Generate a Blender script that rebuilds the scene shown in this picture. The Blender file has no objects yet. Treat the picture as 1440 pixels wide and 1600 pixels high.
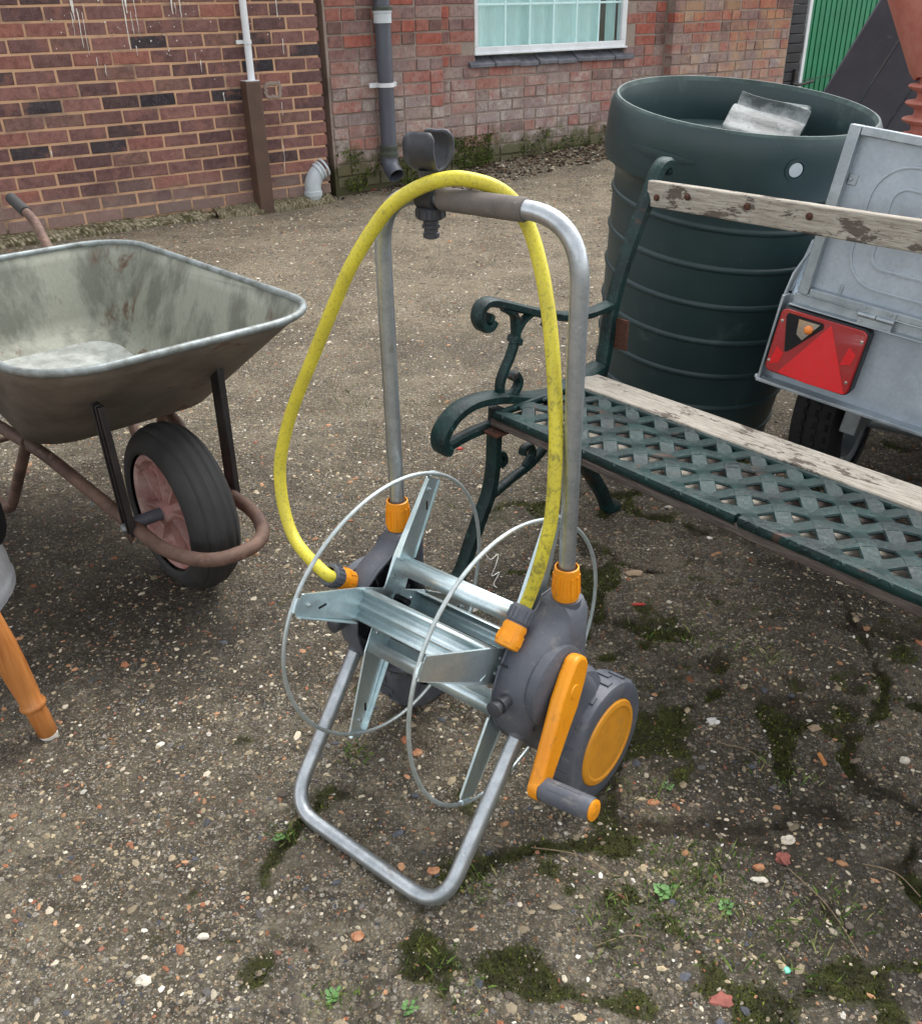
import bpy, bmesh, math, random
import numpy as np
from mathutils import Vector, Matrix
R = math.radians
rnd = random.Random(11)
rng = np.random.default_rng(5)
scene = bpy.context.scene
COL = scene.collection

# ------------------------------------------------------------------ camera
cam_d = bpy.data.cameras.new('camera')
cam = bpy.data.objects.new('camera', cam_d); COL.objects.link(cam); scene.camera = cam
cam_d.sensor_fit = 'HORIZONTAL'; cam_d.sensor_width = 36.0; cam_d.lens = 36.0 * 1442 / 1440
cam_d.clip_start = 0.05; cam_d.clip_end = 400
PITCH, ROLL = R(28.8), R(-1.1)
c_, s_ = math.cos(PITCH), math.sin(PITCH)
rx, ry, rz = Vector((1, 0, 0)), Vector((0, -s_, -c_)), Vector((0, c_, -s_))
cx = rx * math.cos(ROLL) - ry * math.sin(ROLL)
cy = rx * math.sin(ROLL) + ry * math.cos(ROLL)
mw = Matrix((cx, -cy, -rz)).transposed().to_4x4(); mw.translation = Vector((0, 0, 1.2))
cam.matrix_world = mw

# ------------------------------------------------------------------ light
SUN_EL, SUN_AZ = 58.0, 35.0          # azimuth clockwise from +Y
world = bpy.data.worlds.new('World'); scene.world = world; world.use_nodes = True
wn, wl = world.node_tree.nodes, world.node_tree.links
bg = wn['Background']
sky = wn.new('ShaderNodeTexSky'); sky.sky_type = 'NISHITA'; sky.sun_disc = False
sky.sun_elevation = R(SUN_EL); sky.sun_rotation = R(SUN_AZ); sky.air_density = 1.0; sky.dust_density = 2.5; sky.ozone_density = 1.0
hs = wn.new('ShaderNodeHueSaturation'); hs.inputs['Saturation'].default_value = 0.16
wl.new(sky.outputs[0], hs.inputs['Color']); wl.new(hs.outputs[0], bg.inputs[0]); bg.inputs[1].default_value = 0.15
sun_d = bpy.data.lights.new('sun', 'SUN'); sun_d.energy = 0.6; sun_d.angle = R(30); sun_d.color = (1.0, 0.98, 0.95)
sun = bpy.data.objects.new('sun', sun_d); COL.objects.link(sun)
sd = Vector((math.sin(R(SUN_AZ)) * math.cos(R(SUN_EL)), math.cos(R(SUN_AZ)) * math.cos(R(SUN_EL)), math.sin(R(SUN_EL))))
sun.rotation_euler = sd.to_track_quat('Z', 'Y').to_euler()
scene.view_settings.view_transform = 'Standard'; scene.view_settings.look = 'None'
scene.view_settings.gamma = 1.0; scene.view_settings.exposure = 1.36
scene.view_settings.use_curve_mapping = False

# ------------------------------------------------------------------ helpers
def S(r, g, b, k=1.0):
    f = lambda v: (v / 255 / 12.92 if v / 255 <= 0.04045 else ((v / 255 + 0.055) / 1.055) ** 2.4) * k
    return (f(r), f(g), f(b), 1.0)

class NT:
    """small node-tree builder"""
    def __init__(s, name):
        s.m = bpy.data.materials.new(name); s.m.use_nodes = True
        s.n, s.l = s.m.node_tree.nodes, s.m.node_tree.links
        s.b = s.n['Principled BSDF']; s.tc = s.n.new('ShaderNodeTexCoord')
        s.oi = None
    def inp(s, node, key, v):
        if v is None: return
        if isinstance(v, bpy.types.NodeSocket): s.l.new(v, node.inputs[key])
        else: node.inputs[key].default_value = v
    def coord(s, kind='Object', scale=(1, 1, 1), rnd_off=False, rot=(0, 0, 0)):
        mp = s.n.new('ShaderNodeMapping'); mp.inputs['Scale'].default_value = scale; mp.inputs['Rotation'].default_value = rot
        if kind == 'World':
            g = s.n.new('ShaderNodeNewGeometry'); s.l.new(g.outputs['Position'], mp.inputs[0])
        else: s.l.new(s.tc.outputs[kind], mp.inputs[0])
        out = mp.outputs[0]
        if rnd_off:
            oi = s.n.new('ShaderNodeObjectInfo'); v = s.n.new('ShaderNodeVectorMath'); v.operation = 'SCALE'
            v.inputs[0].default_value = (37, 71, 53); s.l.new(oi.outputs['Random'], v.inputs['Scale'])
            a = s.n.new('ShaderNodeVectorMath'); s.l.new(out, a.inputs[0]); s.l.new(v.outputs[0], a.inputs[1]); out = a.outputs[0]
        return out
    def noise(s, vec, scale, detail=4, rough=0.55, dist=0.0, col=False):
        t = s.n.new('ShaderNodeTexNoise'); s.l.new(vec, t.inputs['Vector']); t.inputs['Scale'].default_value = scale
        t.inputs['Detail'].default_value = detail; t.inputs['Roughness'].default_value = rough; t.inputs['Distortion'].default_value = dist
        return t.outputs['Color' if col else 0]
    def voro(s, vec, scale, feat='F1', out='Distance', rand=1.0):
        t = s.n.new('ShaderNodeTexVoronoi'); t.feature = feat; s.l.new(vec, t.inputs['Vector']); t.inputs['Scale'].default_value = scale
        t.inputs['Randomness'].default_value = rand
        return t.outputs[out]
    def ramp(s, fac, stops, mode='LINEAR'):
        r = s.n.new('ShaderNodeValToRGB'); r.color_ramp.interpolation = mode; e = r.color_ramp.elements
        for i, (p, c) in enumerate(stops):
            if isinstance(c, (int, float)): c = (c, c, c, 1)
            if i < 2: e[i].position = p; e[i].color = c
            else: q = e.new(p); q.color = c
        s.l.new(fac, r.inputs[0]); return r.outputs[0]
    def mix(s, fac, a, b, mode='MIX'):
        m = s.n.new('ShaderNodeMix'); m.data_type = 'RGBA'; m.blend_type = mode
        s.inp(m, 0, fac); s.inp(m, 6, a); s.inp(m, 7, b); return m.outputs[2]
    def math(s, op, a, b=0.0, clamp=False):
        m = s.n.new('ShaderNodeMath'); m.operation = op; m.use_clamp = clamp; s.inp(m, 0, a); s.inp(m, 1, b); return m.outputs[0]
    def sep(s, vec):
        m = s.n.new('ShaderNodeSeparateXYZ'); s.l.new(vec, m.inputs[0]); return m.outputs
    def attr(s, name, out='Color'):
        a = s.n.new('ShaderNodeAttribute'); a.attribute_name = name; return a.outputs[out]
    def bump(s, h, strength=0.3, dist=0.01, prev=None):
        b = s.n.new('ShaderNodeBump'); s.inp(b, 'Height', h); b.inputs['Strength'].default_value = strength; b.inputs['Distance'].default_value = dist
        if prev is not None: s.l.new(prev, b.inputs['Normal'])
        return b.outputs[0]
    def out(s, base=None, rough=None, metal=None, normal=None, spec=None, **kw):
        s.inp(s.b, 'Base Color', base); s.inp(s.b, 'Roughness', rough); s.inp(s.b, 'Metallic', metal)
        if normal is not None: s.l.new(normal, s.b.inputs['Normal'])
        s.inp(s.b, 'Specular IOR Level', spec)
        for k, v in kw.items(): s.inp(s.b, k, v)
        return s.m

def mottled(name, a, b, scale=12, rough=0.5, metal=0.0, lo=.4, hi=.65, bump=.08, fine=150, c=None, cs=40, clo=.62, chi=.7, spec=None, stretch=(1, 1, 1), dirt=None, rr=.12, kind='Object'):
    t = NT(name); v = t.coord(kind, stretch)
    n = t.noise(v, scale, 6, .65)
    col = t.mix(t.ramp(n, [(lo, 0.0), (hi, 1.0)]), a, b)
    if c is not None:
        col = t.mix(t.ramp(t.noise(v, cs, 5, .7, .4), [(clo, 0.0), (chi, 1.0)]), col, c)
    f = t.noise(v, fine, 4, .7)
    col = t.mix(0.18, col, t.ramp(f, [(.3, .55), (.7, 1.45)]), 'MULTIPLY')
    if dirt is not None:
        d = t.ramp(t.noise(v, dirt[1], 5, .75, .3), [(dirt[2], 0.0), (dirt[2] + .12, 1.0)])
        col = t.mix(t.math('MULTIPLY', d, dirt[3]), col, dirt[0])
    ro = t.math('ADD', t.math('MULTIPLY', t.math('SUBTRACT', n, .5), rr * 3), rough, True)
    return t.out(col, ro, metal, t.bump(f, bump, .004) if bump else None, spec)

def link(o, parent=None):
    COL.objects.link(o)
    if parent is not None: o.parent = parent
    return o
def tag(o, label=None, cat=None, group=None, kind=None):
    if label: o['label'] = label
    if cat: o['category'] = cat
    if group: o['group'] = group
    if kind: o['kind'] = kind
    return o
def thing(name, label, cat, loc=(0, 0, 0), rz=0.0, group=None, matrix=None):
    e = bpy.data.objects.new(name, None); e.empty_display_size = .1; link(e)
    if matrix is not None: e.matrix_world = matrix
    else: e.location = loc; e.rotation_euler = (0, 0, rz)
    return tag(e, label, cat, group)

class MB:
    """collects shapes; build() links them as one mesh object"""
    def __init__(s): s.v, s.f = [], []
    def add(s, V, F):
        k = len(s.v); s.v += [tuple(p) for p in V]; s.f += [tuple(i + k for i in f) for f in F]; return s
    def box(s, c, d, rot=None):
        V = [Vector((sx * d[0] / 2, sy * d[1] / 2, sz * d[2] / 2)) for sx in (-1, 1) for sy in (-1, 1) for sz in (-1, 1)]
        if rot is not None: V = [rot @ p for p in V]
        V = [p + Vector(c) for p in V]
        return s.add(V, [(0, 1, 3, 2), (4, 6, 7, 5), (0, 4, 5, 1), (2, 3, 7, 6), (0, 2, 6, 4), (1, 5, 7, 3)])
    def bar(s, a, b, w, t, up=(0, 0, 1)):
        a, b = Vector(a), Vector(b); d = (b - a); L = d.length; d.normalize()
        x = d.cross(Vector(up)).normalized(); z = x.cross(d)
        m = Matrix((x, d, z)).transposed()
        return s.box((a + b) / 2, (w, L, t), m)
    def tube(s, pts, r, n=10, closed=False, cap=True, flat=None, binorm=None):
        """sweep; flat=(a,b): elliptical section half sizes (a along binorm, b across)"""
        P = [Vector(p) for p in pts]; N = len(P)
        T = []
        for i in range(N):
            if closed: t = P[(i + 1) % N] - P[i - 1]
            else: t = P[min(i + 1, N - 1)] - P[max(i - 1, 0)]
            T.append(t.normalized())
        if binorm is not None: X = Vector(binorm)
        else: X = T[0].orthogonal().normalized()
        V = []; F = []
        for i in range(N):
            X = (X - T[i] * X.dot(T[i])) if binorm is None else Vector(binorm) - T[i] * Vector(binorm).dot(T[i])
            X.normalize(); Y = T[i].cross(X)
            ri = r[i] if isinstance(r, (list, tuple)) else r
            for k in range(n):
                a = 2 * math.pi * k / n
                if flat:
                    ca, sa = math.cos(a), math.sin(a); q = 4.5
                    den = (abs(ca) ** q + abs(sa) ** q) ** (1 / q)
                    V.append(P[i] + X * (flat[0] * ca / den) * (ri if ri else 1) + Y * (flat[1] * sa / den) * (ri if ri else 1))
                else: V.append(P[i] + (X * math.cos(a) + Y * math.sin(a)) * ri)
        M = N if closed else N - 1
        for i in range(M):
            j = (i + 1) % N
            for k in range(n): F.append((i * n + k, i * n + (k + 1) % n, j * n + (k + 1) % n, j * n + k))
        if cap and not closed:
            F.append(tuple(range(n - 1, -1, -1))); F.append(tuple((N - 1) * n + k for k in range(n)))
        return s.add(V, F)
    def cyl(s, a, b, r, n=20, r2=None): return s.tube([a, b], [r, r if r2 is None else r2], n)
    def lathe(s, prof, o=(0, 0, 0), ax=(0, 0, 1), n=48, arc=(0, 2 * math.pi), xdir=None):
        """prof: (radius, height) pairs"""
        o, z = Vector(o), Vector(ax).normalized(); x = Vector(xdir) if xdir is not None else z.orthogonal().normalized(); y = z.cross(x)
        full = abs(arc[1] - arc[0] - 2 * math.pi) < 1e-6; m = n if full else n + 1
        V = []; F = []
        for r, h in prof:
            for k in range(m):
                a = arc[0] + (arc[1] - arc[0]) * k / n
                V.append(o + z * h + (x * math.cos(a) + y * math.sin(a)) * r)
        for i in range(len(prof) - 1):
            for k in range(n):
                q = (k + 1) % m
                F.append((i * m + k, i * m + q, (i + 1) * m + q, (i + 1) * m + k))
        return s.add(V, F)
    def prism(s, poly, fr, t0, t1):
        """poly: 2-D outline; fr(a,b,t)->3-D; extruded from t0 to t1"""
        n = len(poly); V = [fr(a, b, t0) for a, b in poly] + [fr(a, b, t1) for a, b in poly]
        return s.add(V, [tuple(range(n - 1, -1, -1)), tuple(range(n, 2 * n))] + [(i, (i + 1) % n, n + (i + 1) % n, n + i) for i in range(n)])
    def each(s, name, mat, parent=None, **kw):
        """one object for every loose piece"""
        p = list(range(len(s.v)))
        def fd(i):
            while p[i] != i: p[i] = p[p[i]]; i = p[i]
            return i
        for f in s.f:
            for i in f[1:]: p[fd(i)] = fd(f[0])
        out = []
        for r in sorted({fd(f[0]) for f in s.f}):
            ix = [i for i in range(len(s.v)) if fd(i) == r]; m = {i: k for k, i in enumerate(ix)}; q = MB(); q.v = [s.v[i] for i in ix]; q.f = [tuple(m[i] for i in f) for f in s.f if fd(f[0]) == r]; out.append(q.build(name, mat, parent, **kw))
        return out
    def build(s, name, mat, parent=None, smooth=True, bevel=0, seg=2, solid=0, angle=35, sub=0, fix=True):
        me = bpy.data.meshes.new(name); me.from_pydata(s.v, [], s.f); me.materials.append(mat)
        if fix:
            bm = bmesh.new(); bm.from_mesh(me); bmesh.ops.remove_doubles(bm, verts=bm.verts, dist=1e-6)
            bmesh.ops.recalc_face_normals(bm, faces=bm.faces); bm.to_mesh(me); bm.free()
        o = bpy.data.objects.new(name, me); link(o, parent)
        if smooth:
            me.polygons.foreach_set('use_smooth', [True] * len(me.polygons)); me.set_sharp_from_angle(angle=R(angle))
        if solid: md = o.modifiers.new('s', 'SOLIDIFY'); md.thickness = solid; md.offset = 0
        if sub: md = o.modifiers.new('u', 'SUBSURF'); md.levels = md.render_levels = sub
        if bevel: md = o.modifiers.new('b', 'BEVEL'); md.width = bevel; md.segments = seg; md.limit_method = 'ANGLE'; md.angle_limit = R(35)
        return o

def crom(P, n=8, closed=False):
    """Catmull-Rom through points"""
    P = [Vector(p) for p in P]; N = len(P); out = []
    for i in range(N if closed else N - 1):
        g = lambda k: P[k % N] if closed else P[min(max(k, 0), N - 1)]
        a, b, c, d = g(i - 1), g(i), g(i + 1), g(i + 2)
        for j in range(n):
            t = j / n
            out.append(0.5 * ((2 * b) + (c - a) * t + (2 * a - 5 * b + 4 * c - d) * t * t + (3 * b - a - 3 * c + d) * t ** 3))
    if not closed: out.append(P[-1])
    return out
def rounded(P, r, n=6):
    """polyline with rounded corners (3-D)"""
    P = [Vector(p) for p in P]; out = [P[0]]
    for i in range(1, len(P) - 1):
        a, b, c = P[i - 1], P[i], P[i + 1]
        ri = r[i] if isinstance(r, (list, tuple)) else r
        u = (a - b); v = (c - b); d = min(ri, u.length * .48, v.length * .48); p, q = b + u.normalized() * d, b + v.normalized() * d
        for k in range(n + 1):
            t = k / n; out.append(p * (1 - t) ** 2 + b * 2 * t * (1 - t) + q * t * t)
    out.append(P[-1]); return out

def fast_mesh(name, V, F, mat, cols=None, smooth=False, parent=None):
    me = bpy.data.meshes.new(name); F = np.asarray(F, np.int32); V = np.asarray(V, np.float32); k = F.shape[1]
    me.vertices.add(len(V)); me.vertices.foreach_set('co', V.ravel())
    me.loops.add(F.size); me.loops.foreach_set('vertex_index', F.ravel())
    me.polygons.add(len(F)); me.polygons.foreach_set('loop_start', np.arange(0, F.size, k, dtype=np.int32))
    me.polygons.foreach_set('use_smooth', np.full(len(F), smooth)); me.update(calc_edges=True)
    for nm, c in (cols or {}).items():
        a = me.color_attributes.new(nm, 'FLOAT_COLOR', 'POINT'); c = np.asarray(c, np.float32)
        if c.ndim == 1: c = np.repeat(c[:, None], 3, 1)
        a.data.foreach_set('color', np.concatenate([c, np.ones((len(c), 1), np.float32)], 1).ravel())
    me.materials.append(mat); o = bpy.data.objects.new(name, me); return link(o, parent)

# numpy value noise
_tab = rng.random((256, 256))
def vnoise(x, y):
    xi, yi = np.floor(x).astype(int), np.floor(y).astype(int); fx, fy = x - xi, y - yi
    fx, fy = fx * fx * (3 - 2 * fx), fy * fy * (3 - 2 * fy)
    g = lambda i, j: _tab[i & 255, j & 255]
    return (g(xi, yi) * (1 - fx) + g(xi + 1, yi) * fx) * (1 - fy) + (g(xi, yi + 1) * (1 - fx) + g(xi + 1, yi + 1) * fx) * fy
def fbm(x, y, o=4):
    a, t, w = 0, 0, 1.0
    for i in range(o): a = a + w * vnoise(x * 2 ** i + 17 * i, y * 2 ** i + 31 * i); t += w; w *= .55
    return a / t
sstep = lambda a, b, x: np.clip((x - a) / (b - a), 0, 1) ** 2 * (3 - 2 * np.clip((x - a) / (b - a), 0, 1))

# ------------------------------------------------------------------ materials
def m_ground():
    t = NT('weathered_aggregate_concrete'); v = t.coord('World')
    moss, far, damp_shade = t.attr('moss'), t.attr('far'), t.attr('damp_shade')
    big = t.noise(v, 2.6, 6, .65)
    mid = t.noise(v, 17, 6, .7)
    near = t.mix(t.ramp(mid, [(.38, 0.0), (.6, 1.0)]), S(90, 84, 70), S(164, 154, 130))
    near = t.mix(t.ramp(t.noise(v, 60, 5, .75), [(.5, 0.0), (.7, 1.0)]), near, S(62, 55, 46))
    w2 = t.noise(v, 1.1, 6, .7)
    farc = t.mix(t.ramp(mid, [(.3, 0.0), (.7, 1.0)]), S(128, 116, 93), S(182, 167, 138))
    farc = t.mix(t.ramp(w2, [(.42, 0.0), (.58, .8)]), farc, S(158, 146, 122))
    farc = t.mix(t.ramp(t.noise(v, 34, 5, .8), [(.48, 0.0), (.6, .65)]), farc, S(98, 88, 70))
    col = t.mix(far, near, farc)
    col = t.mix(t.ramp(big, [(.44, 0.0), (.56, .62)]), col, S(88, 79, 62))
    # chips of flint set in the matrix, three sizes
    patch = t.ramp(t.noise(v, 8, 5, .7), [(.38, .35), (.58, 1.0)])
    for sc, th, amt in ((90, .40, .85), (175, .45, .85), (360, .5, .8)):
        cell = t.voro(v, sc, 'F1', 'Color'); dist = t.voro(v, sc)
        sp = t.sep(cell)
        cc = t.ramp(sp[0], [(0, S(96, 90, 82)), (.2, S(150, 140, 122)), (.4, S(194, 184, 164)), (.55, S(126, 118, 108)), (.66, S(228, 220, 206)), (.76, S(164, 126, 92)), (.82, S(84, 84, 88)), (.93, S(206, 184, 148))], 'CONSTANT')
        on = t.math('MULTIPLY', t.math('LESS_THAN', dist, th), t.math('GREATER_THAN', sp[1], .40))
        col = t.mix(t.math('MULTIPLY', t.math('MULTIPLY', on, amt), patch), col, cc)
    col = t.mix(t.math('MULTIPLY', damp_shade, .72), col, S(50, 45, 38))
    fine = t.noise(v, 260, 5, .8)
    so = t.math('ADD', t.attr('soil'), t.math('MULTIPLY', t.math('SUBTRACT', t.noise(v, 55, 6, .8), .5), .8))
    soc = t.mix(t.ramp(t.noise(v, 45, 5, .75), [(.4, 0.0), (.6, 1.0)]), S(52, 46, 36), S(82, 72, 54))
    col = t.mix(t.ramp(so, [(.40, 0.0), (.78, .85)]), col, soc)
    mm = t.math('ADD', moss, t.math('MULTIPLY', t.math('SUBTRACT', t.noise(v, 70, 5, .75), .5), .9))
    mcol = t.mix(t.ramp(t.noise(v, 30, 4, .6), [(.4, 0.0), (.62, 1.0)]), S(54, 54, 28), S(86, 92, 38))
    mcol = t.mix(t.ramp(fine, [(.45, 0.0), (.75, .5)]), mcol, S(96, 96, 52))
    col = t.mix(t.ramp(mm, [(.40, 0.0), (.66, .9)]), col, mcol)
    col = t.mix(.5, col, t.ramp(fine, [(.25, .45), (.75, 1.55)]), 'MULTIPLY')
    h = t.math('ADD', t.math('MULTIPLY', t.voro(v, 95), -.5), t.math('ADD', t.math('MULTIPLY', t.voro(v, 210), -.3), t.math('MULTIPLY', t.noise(v, 90, 6, .8), .9)))
    ro = t.math('SUBTRACT', .92, t.math('MULTIPLY', damp_shade, .22))
    return t.out(col, ro, 0.0, t.bump(h, 1.0, .02), .35)
GROUND = m_ground()
def m_vcol(name, rough=.8, spec=.35, sc=300, bump=.3):
    t = NT(name); v = t.coord('World'); n = t.noise(v, sc, 4, .7)
    return t.out(t.mix(.5, t.attr('Col'), t.ramp(n, [(.3, .6), (.7, 1.4)]), 'MULTIPLY'), rough, 0.0, t.bump(n, bump, .003), spec)
STONES = m_vcol('loose_flint_stones')
GREEN = m_vcol('moss_and_grass_blades', .85, .2)
def m_brick(name, old=False, at=False):
    t = NT(name); v = t.coord('Object', rnd_off=True); oi = t.n.new('ShaderNodeObjectInfo')
    c = oi.outputs['Color'] if not at else t.attr('Col')
    rn = oi.outputs['Random'] if not at else t.attr('Rnd', 'Fac')
    n = t.noise(v, 26, 5, .7); f = t.noise(v, 160, 5, .75)
    col = t.mix(t.ramp(n, [(.42, 0.0), (.62, .6)]), c, t.mix(1.0, c, S(186, 172, 176), 'MULTIPLY'))
    col = t.mix(t.ramp(t.noise(v, 11, 3, .5), [(.55, 0.0), (.66, .4)]), col, S(158, 98, 80) if not old else S(170, 116, 98))
    w = t.coord('World'); z = t.sep(w)[2]
    if old:
        st = t.math('ADD', z, t.math('MULTIPLY', t.math('SUBTRACT', t.noise(w, 3.2, 6, .7), .5), 1.5))
        lime = t.mix(t.ramp(t.noise(w, 9, 5, .7), [(.4, 0.0), (.6, 1.0)]), S(158, 146, 144), S(190, 180, 170))
        m1 = t.ramp(st, [(.50, .9), (1.15, 0.0)])
        col = t.mix(t.math('MULTIPLY', t.math('MULTIPLY', m1, t.ramp(t.noise(w, 22, 6, .85), [(.34, .1), (.56, 1.0)])), t.ramp(rn, [(0, .35), (.6, 1.0)])), col, lime)
        px = t.sep(w)[0]   # sandy, yellowish bricks on the pier at the far right
        yel = t.math('MULTIPLY', t.ramp(px, [(2.1, 0.0), (2.2, 1.0)]) if False else t.math('GREATER_THAN', px, 1.9), t.ramp(t.noise(w, 4.2, 4, .6), [(.44, 0.0), (.62, .5)]))
        col = t.mix(yel, col, S(190, 152, 108))
        g = t.math('ADD', z, t.math('MULTIPLY', t.math('SUBTRACT', t.noise(w, 7, 5, .7), .5), .75))
        col = t.mix(t.ramp(g, [(.20, .85), (.34, 0.0)]), col, S(84, 86, 52))
    else:
        lo = t.math('ADD', z, t.math('MULTIPLY', t.math('SUBTRACT', t.noise(w, 5, 5, .65), .5), .5))
        col = t.mix(t.ramp(lo, [(.12, .6), (.30, 0.0)]), col, S(150, 128, 116))
    col = t.mix(t.ramp(f, [(.58, 0.0), (.72, .55)]), col, S(196, 172, 150))
    col = t.mix(.35, col, t.ramp(f, [(.3, .7), (.7, 1.4)]), 'MULTIPLY')
    hq = t.n.new('ShaderNodeHueSaturation'); hq.inputs['Saturation'].default_value = .84 if not old else .95; t.l.new(col, hq.inputs['Color']); col = hq.outputs[0]
    return t.out(col, .9, 0.0, t.bump(t.math('ADD', f, n), .7, .008), .25)
BRICK, OLDBRICK = m_brick('red_multi_brick'), m_brick('old_stained_brick', True)
BRICK_J, OLDBRICK_J = m_brick('red_multi_brick_joined', False, True), m_brick('old_stained_brick_joined', True, True)
def joined(mb, pal, mat, parent):
    o = mb.build('brickwork', mat, parent, False, fix=False); o['kind'] = 'stuff'; n = len(mb.v) // 8
    cs = np.repeat(np.array([S(*pick(pal))[:3] for _ in range(n)]), 8, 0); rs = np.repeat(rng.random(n), 8)
    for nm, c in (('Col', cs), ('Rnd', np.repeat(rs[:, None], 3, 1))):
        a = o.data.color_attributes.new(nm, 'FLOAT_COLOR', 'POINT'); a.data.foreach_set('color', np.concatenate([c, np.ones((len(c), 1))], 1).astype(np.float32).ravel())
    return o
def m_mortar(name, a, b, mossz=.12):
    t = NT(name); w = t.coord('World'); z = t.sep(w)[2]; n = t.noise(w, 40, 6, .75)
    col = t.mix(n, a, b); col = t.mix(t.ramp(t.noise(w, 4, 4, .6), [(.5, 0.0), (.68, .7)]), col, S(110, 100, 92))
    g = t.math('ADD', z, t.math('MULTIPLY', t.math('SUBTRACT', t.noise(w, 7, 5, .7), .5), .5))
    col = t.mix(t.ramp(g, [(mossz, .9), (mossz + .12, 0.0)]), col, S(66, 68, 40))
    return t.out(col, .95, 0.0, t.bump(n, .6, .006), .2)
MORTAR = m_mortar('pale_orange_mortar', S(208, 170, 138), S(190, 152, 120), -.02)
OLDMORTAR = m_mortar('grey_old_mortar', S(126, 112, 104), S(172, 158, 146), .16)
STEEL = mottled('galvanised_tube', S(190, 195, 198), S(160, 167, 171), 30, .36, .85, fine=300, bump=.04, dirt=(S(128, 120, 108), 25, .58, .5), c=S(206, 208, 206), cs=70, clo=.64, chi=.7)
ZINC = mottled('zinc_plated_sheet', S(214, 228, 230), S(190, 208, 212), 18, .36, .85, fine=260, bump=.02)
RINGST = mottled('zinc_wire', S(200, 208, 208), S(176, 186, 184), 40, .42, .7, fine=300, bump=.03)
GPLAST = mottled('grey_plastic', S(80, 84, 92), S(92, 95, 102), 20, .5, 0, fine=420, bump=.1, dirt=(S(140, 134, 124), 30, .56, .4), c=S(112, 112, 116), cs=90, clo=.62, chi=.72)
DPLAST = mottled('dark_grey_plastic', S(62, 63, 68), S(50, 51, 56), 25, .45, 0, fine=400, bump=.05)
BLACKP = mottled('black_plastic_inside', S(30, 31, 35), S(22, 22, 25), 25, .5, 0, fine=300, bump=.04)
ORANGE = mottled('amber_plastic', S(236, 152, 22), S(226, 140, 14), 14, .42, 0, fine=400, bump=.05, dirt=(S(140, 100, 46), 38, .58, .5))
ORANGE2 = mottled('dusty_amber_plastic', S(216, 146, 36), S(200, 132, 30), 22, .55, 0, fine=400, bump=.05, dirt=(S(166, 126, 70), 30, .56, .4))
GRIP = mottled('grey_brown_foam_grip', S(112, 104, 98), S(94, 87, 83), 18, .78, 0, fine=420, bump=.2, c=S(130, 124, 118), cs=60)
def m_hose():
    t = NT('dirty_yellow_hose'); v = t.coord('Object'); x = t.sep(v)[0]
    col = t.mix(t.ramp(t.noise(v, 14, 4, .6), [(.4, 0.0), (.6, 1.0)]), S(220, 206, 66), S(204, 190, 64))
    n = t.noise(v, 55, 6, .8, .3); side = t.ramp(x, [(.08, .0), (.16, .11)])
    d = t.ramp(t.math('ADD', n, side), [(.60, 0.0), (.72, .75)])
    col = t.mix(d, col, S(120, 112, 58))
    col = t.mix(t.ramp(t.noise(v, 220, 4, .8), [(.53, 0.0), (.62, .6)]), col, S(150, 142, 66))
    return t.out(col, .42, 0.0, t.bump(n, .04, .002), .4)
HOSE = m_hose()
def m_benchgreen(name='flaking_green_cast_iron', worn=.6):
    t = NT(name); v = t.coord('Object')
    n = t.noise(v, 16, 6, .7); f = t.noise(v, 110, 5, .8, .5)
    col = t.mix(t.ramp(n, [(.38, 0.0), (.6, 1.0)]), S(9, 30, 31), S(18, 52, 50))
    col = t.mix(t.ramp(f, [(.58, 0.0), (.68, worn)]), col, S(84, 130, 124))
    col = t.mix(t.ramp(t.noise(v, 9, 5, .75, .6), [(.60, 0.0), (.66, .8)]), col, S(84, 56, 44))
    return t.out(col, t.math('ADD', t.math('MULTIPLY', f, .5), .14, True), 0.0, t.bump(t.math('ADD', f, n), .45, .004), .4)
IRON = m_benchgreen(); IRON2 = m_benchgreen('green_enamel_lattice', .5)
def m_flaky():
    t = NT('flaking_cream_paint_on_wood'); v = t.coord('Object', (1, 3, 3)); g = t.coord('Object', (2.5, 40, 40))
    n = t.noise(v, 9, 7, .72, .25); grain = t.noise(g, 5, 5, .7)
    wood = t.mix(grain, S(78, 70, 64), S(120, 110, 100))
    paint = t.mix(t.ramp(grain, [(.4, 0.0), (.65, 1.0)]), S(186, 179, 166), S(146, 138, 126))
    col = t.mix(t.ramp(n, [(.565, 0.0), (.58, 1.0)]), paint, wood)
    col = t.mix(t.ramp(t.noise(t.coord('Object', (1.2, 30, 30)), 14, 6, .8), [(.56, 0.0), (.60, .85)]), col, S(104, 94, 84))
    col = t.mix(t.ramp(t.noise(v, 60, 5, .8), [(.57, 0.0), (.66, .6)]), col, S(84, 76, 58))
    h = t.math('ADD', t.math('MULTIPLY', t.ramp(n, [(.555, 1.0), (.58, 0.0)]), .8), t.math('MULTIPLY', grain, .6))
    return t.out(col, .85, 0.0, t.bump(h, .6, .003), .25)
FLAKY = m_flaky()
GREYWOOD = mottled('grey_weathered_wood', S(72, 62, 58), S(112, 102, 94), 10, .85, 0, stretch=(2, 30, 30), fine=60, bump=.4, c=S(64, 54, 48), cs=8)
BUTTM = mottled('dark_green_water_butt_plastic', S(38, 58, 60), S(46, 66, 68), 3, .42, 0, fine=180, bump=.05, c=S(74, 92, 88), cs=9, clo=.6, chi=.8, dirt=(S(96, 104, 98), 26, .62, .35))
BUTTRIM = mottled('scuffed_butt_rim', S(70, 92, 88), S(40, 56, 54), 14, .5, 0, fine=120, bump=.1)
SLATE = mottled('wet_grey_tile', S(40, 50, 50), S(116, 122, 122), 12, .5, 0, lo=.45, hi=.6, fine=90, bump=.25, c=S(60, 62, 52), cs=22)
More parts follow.
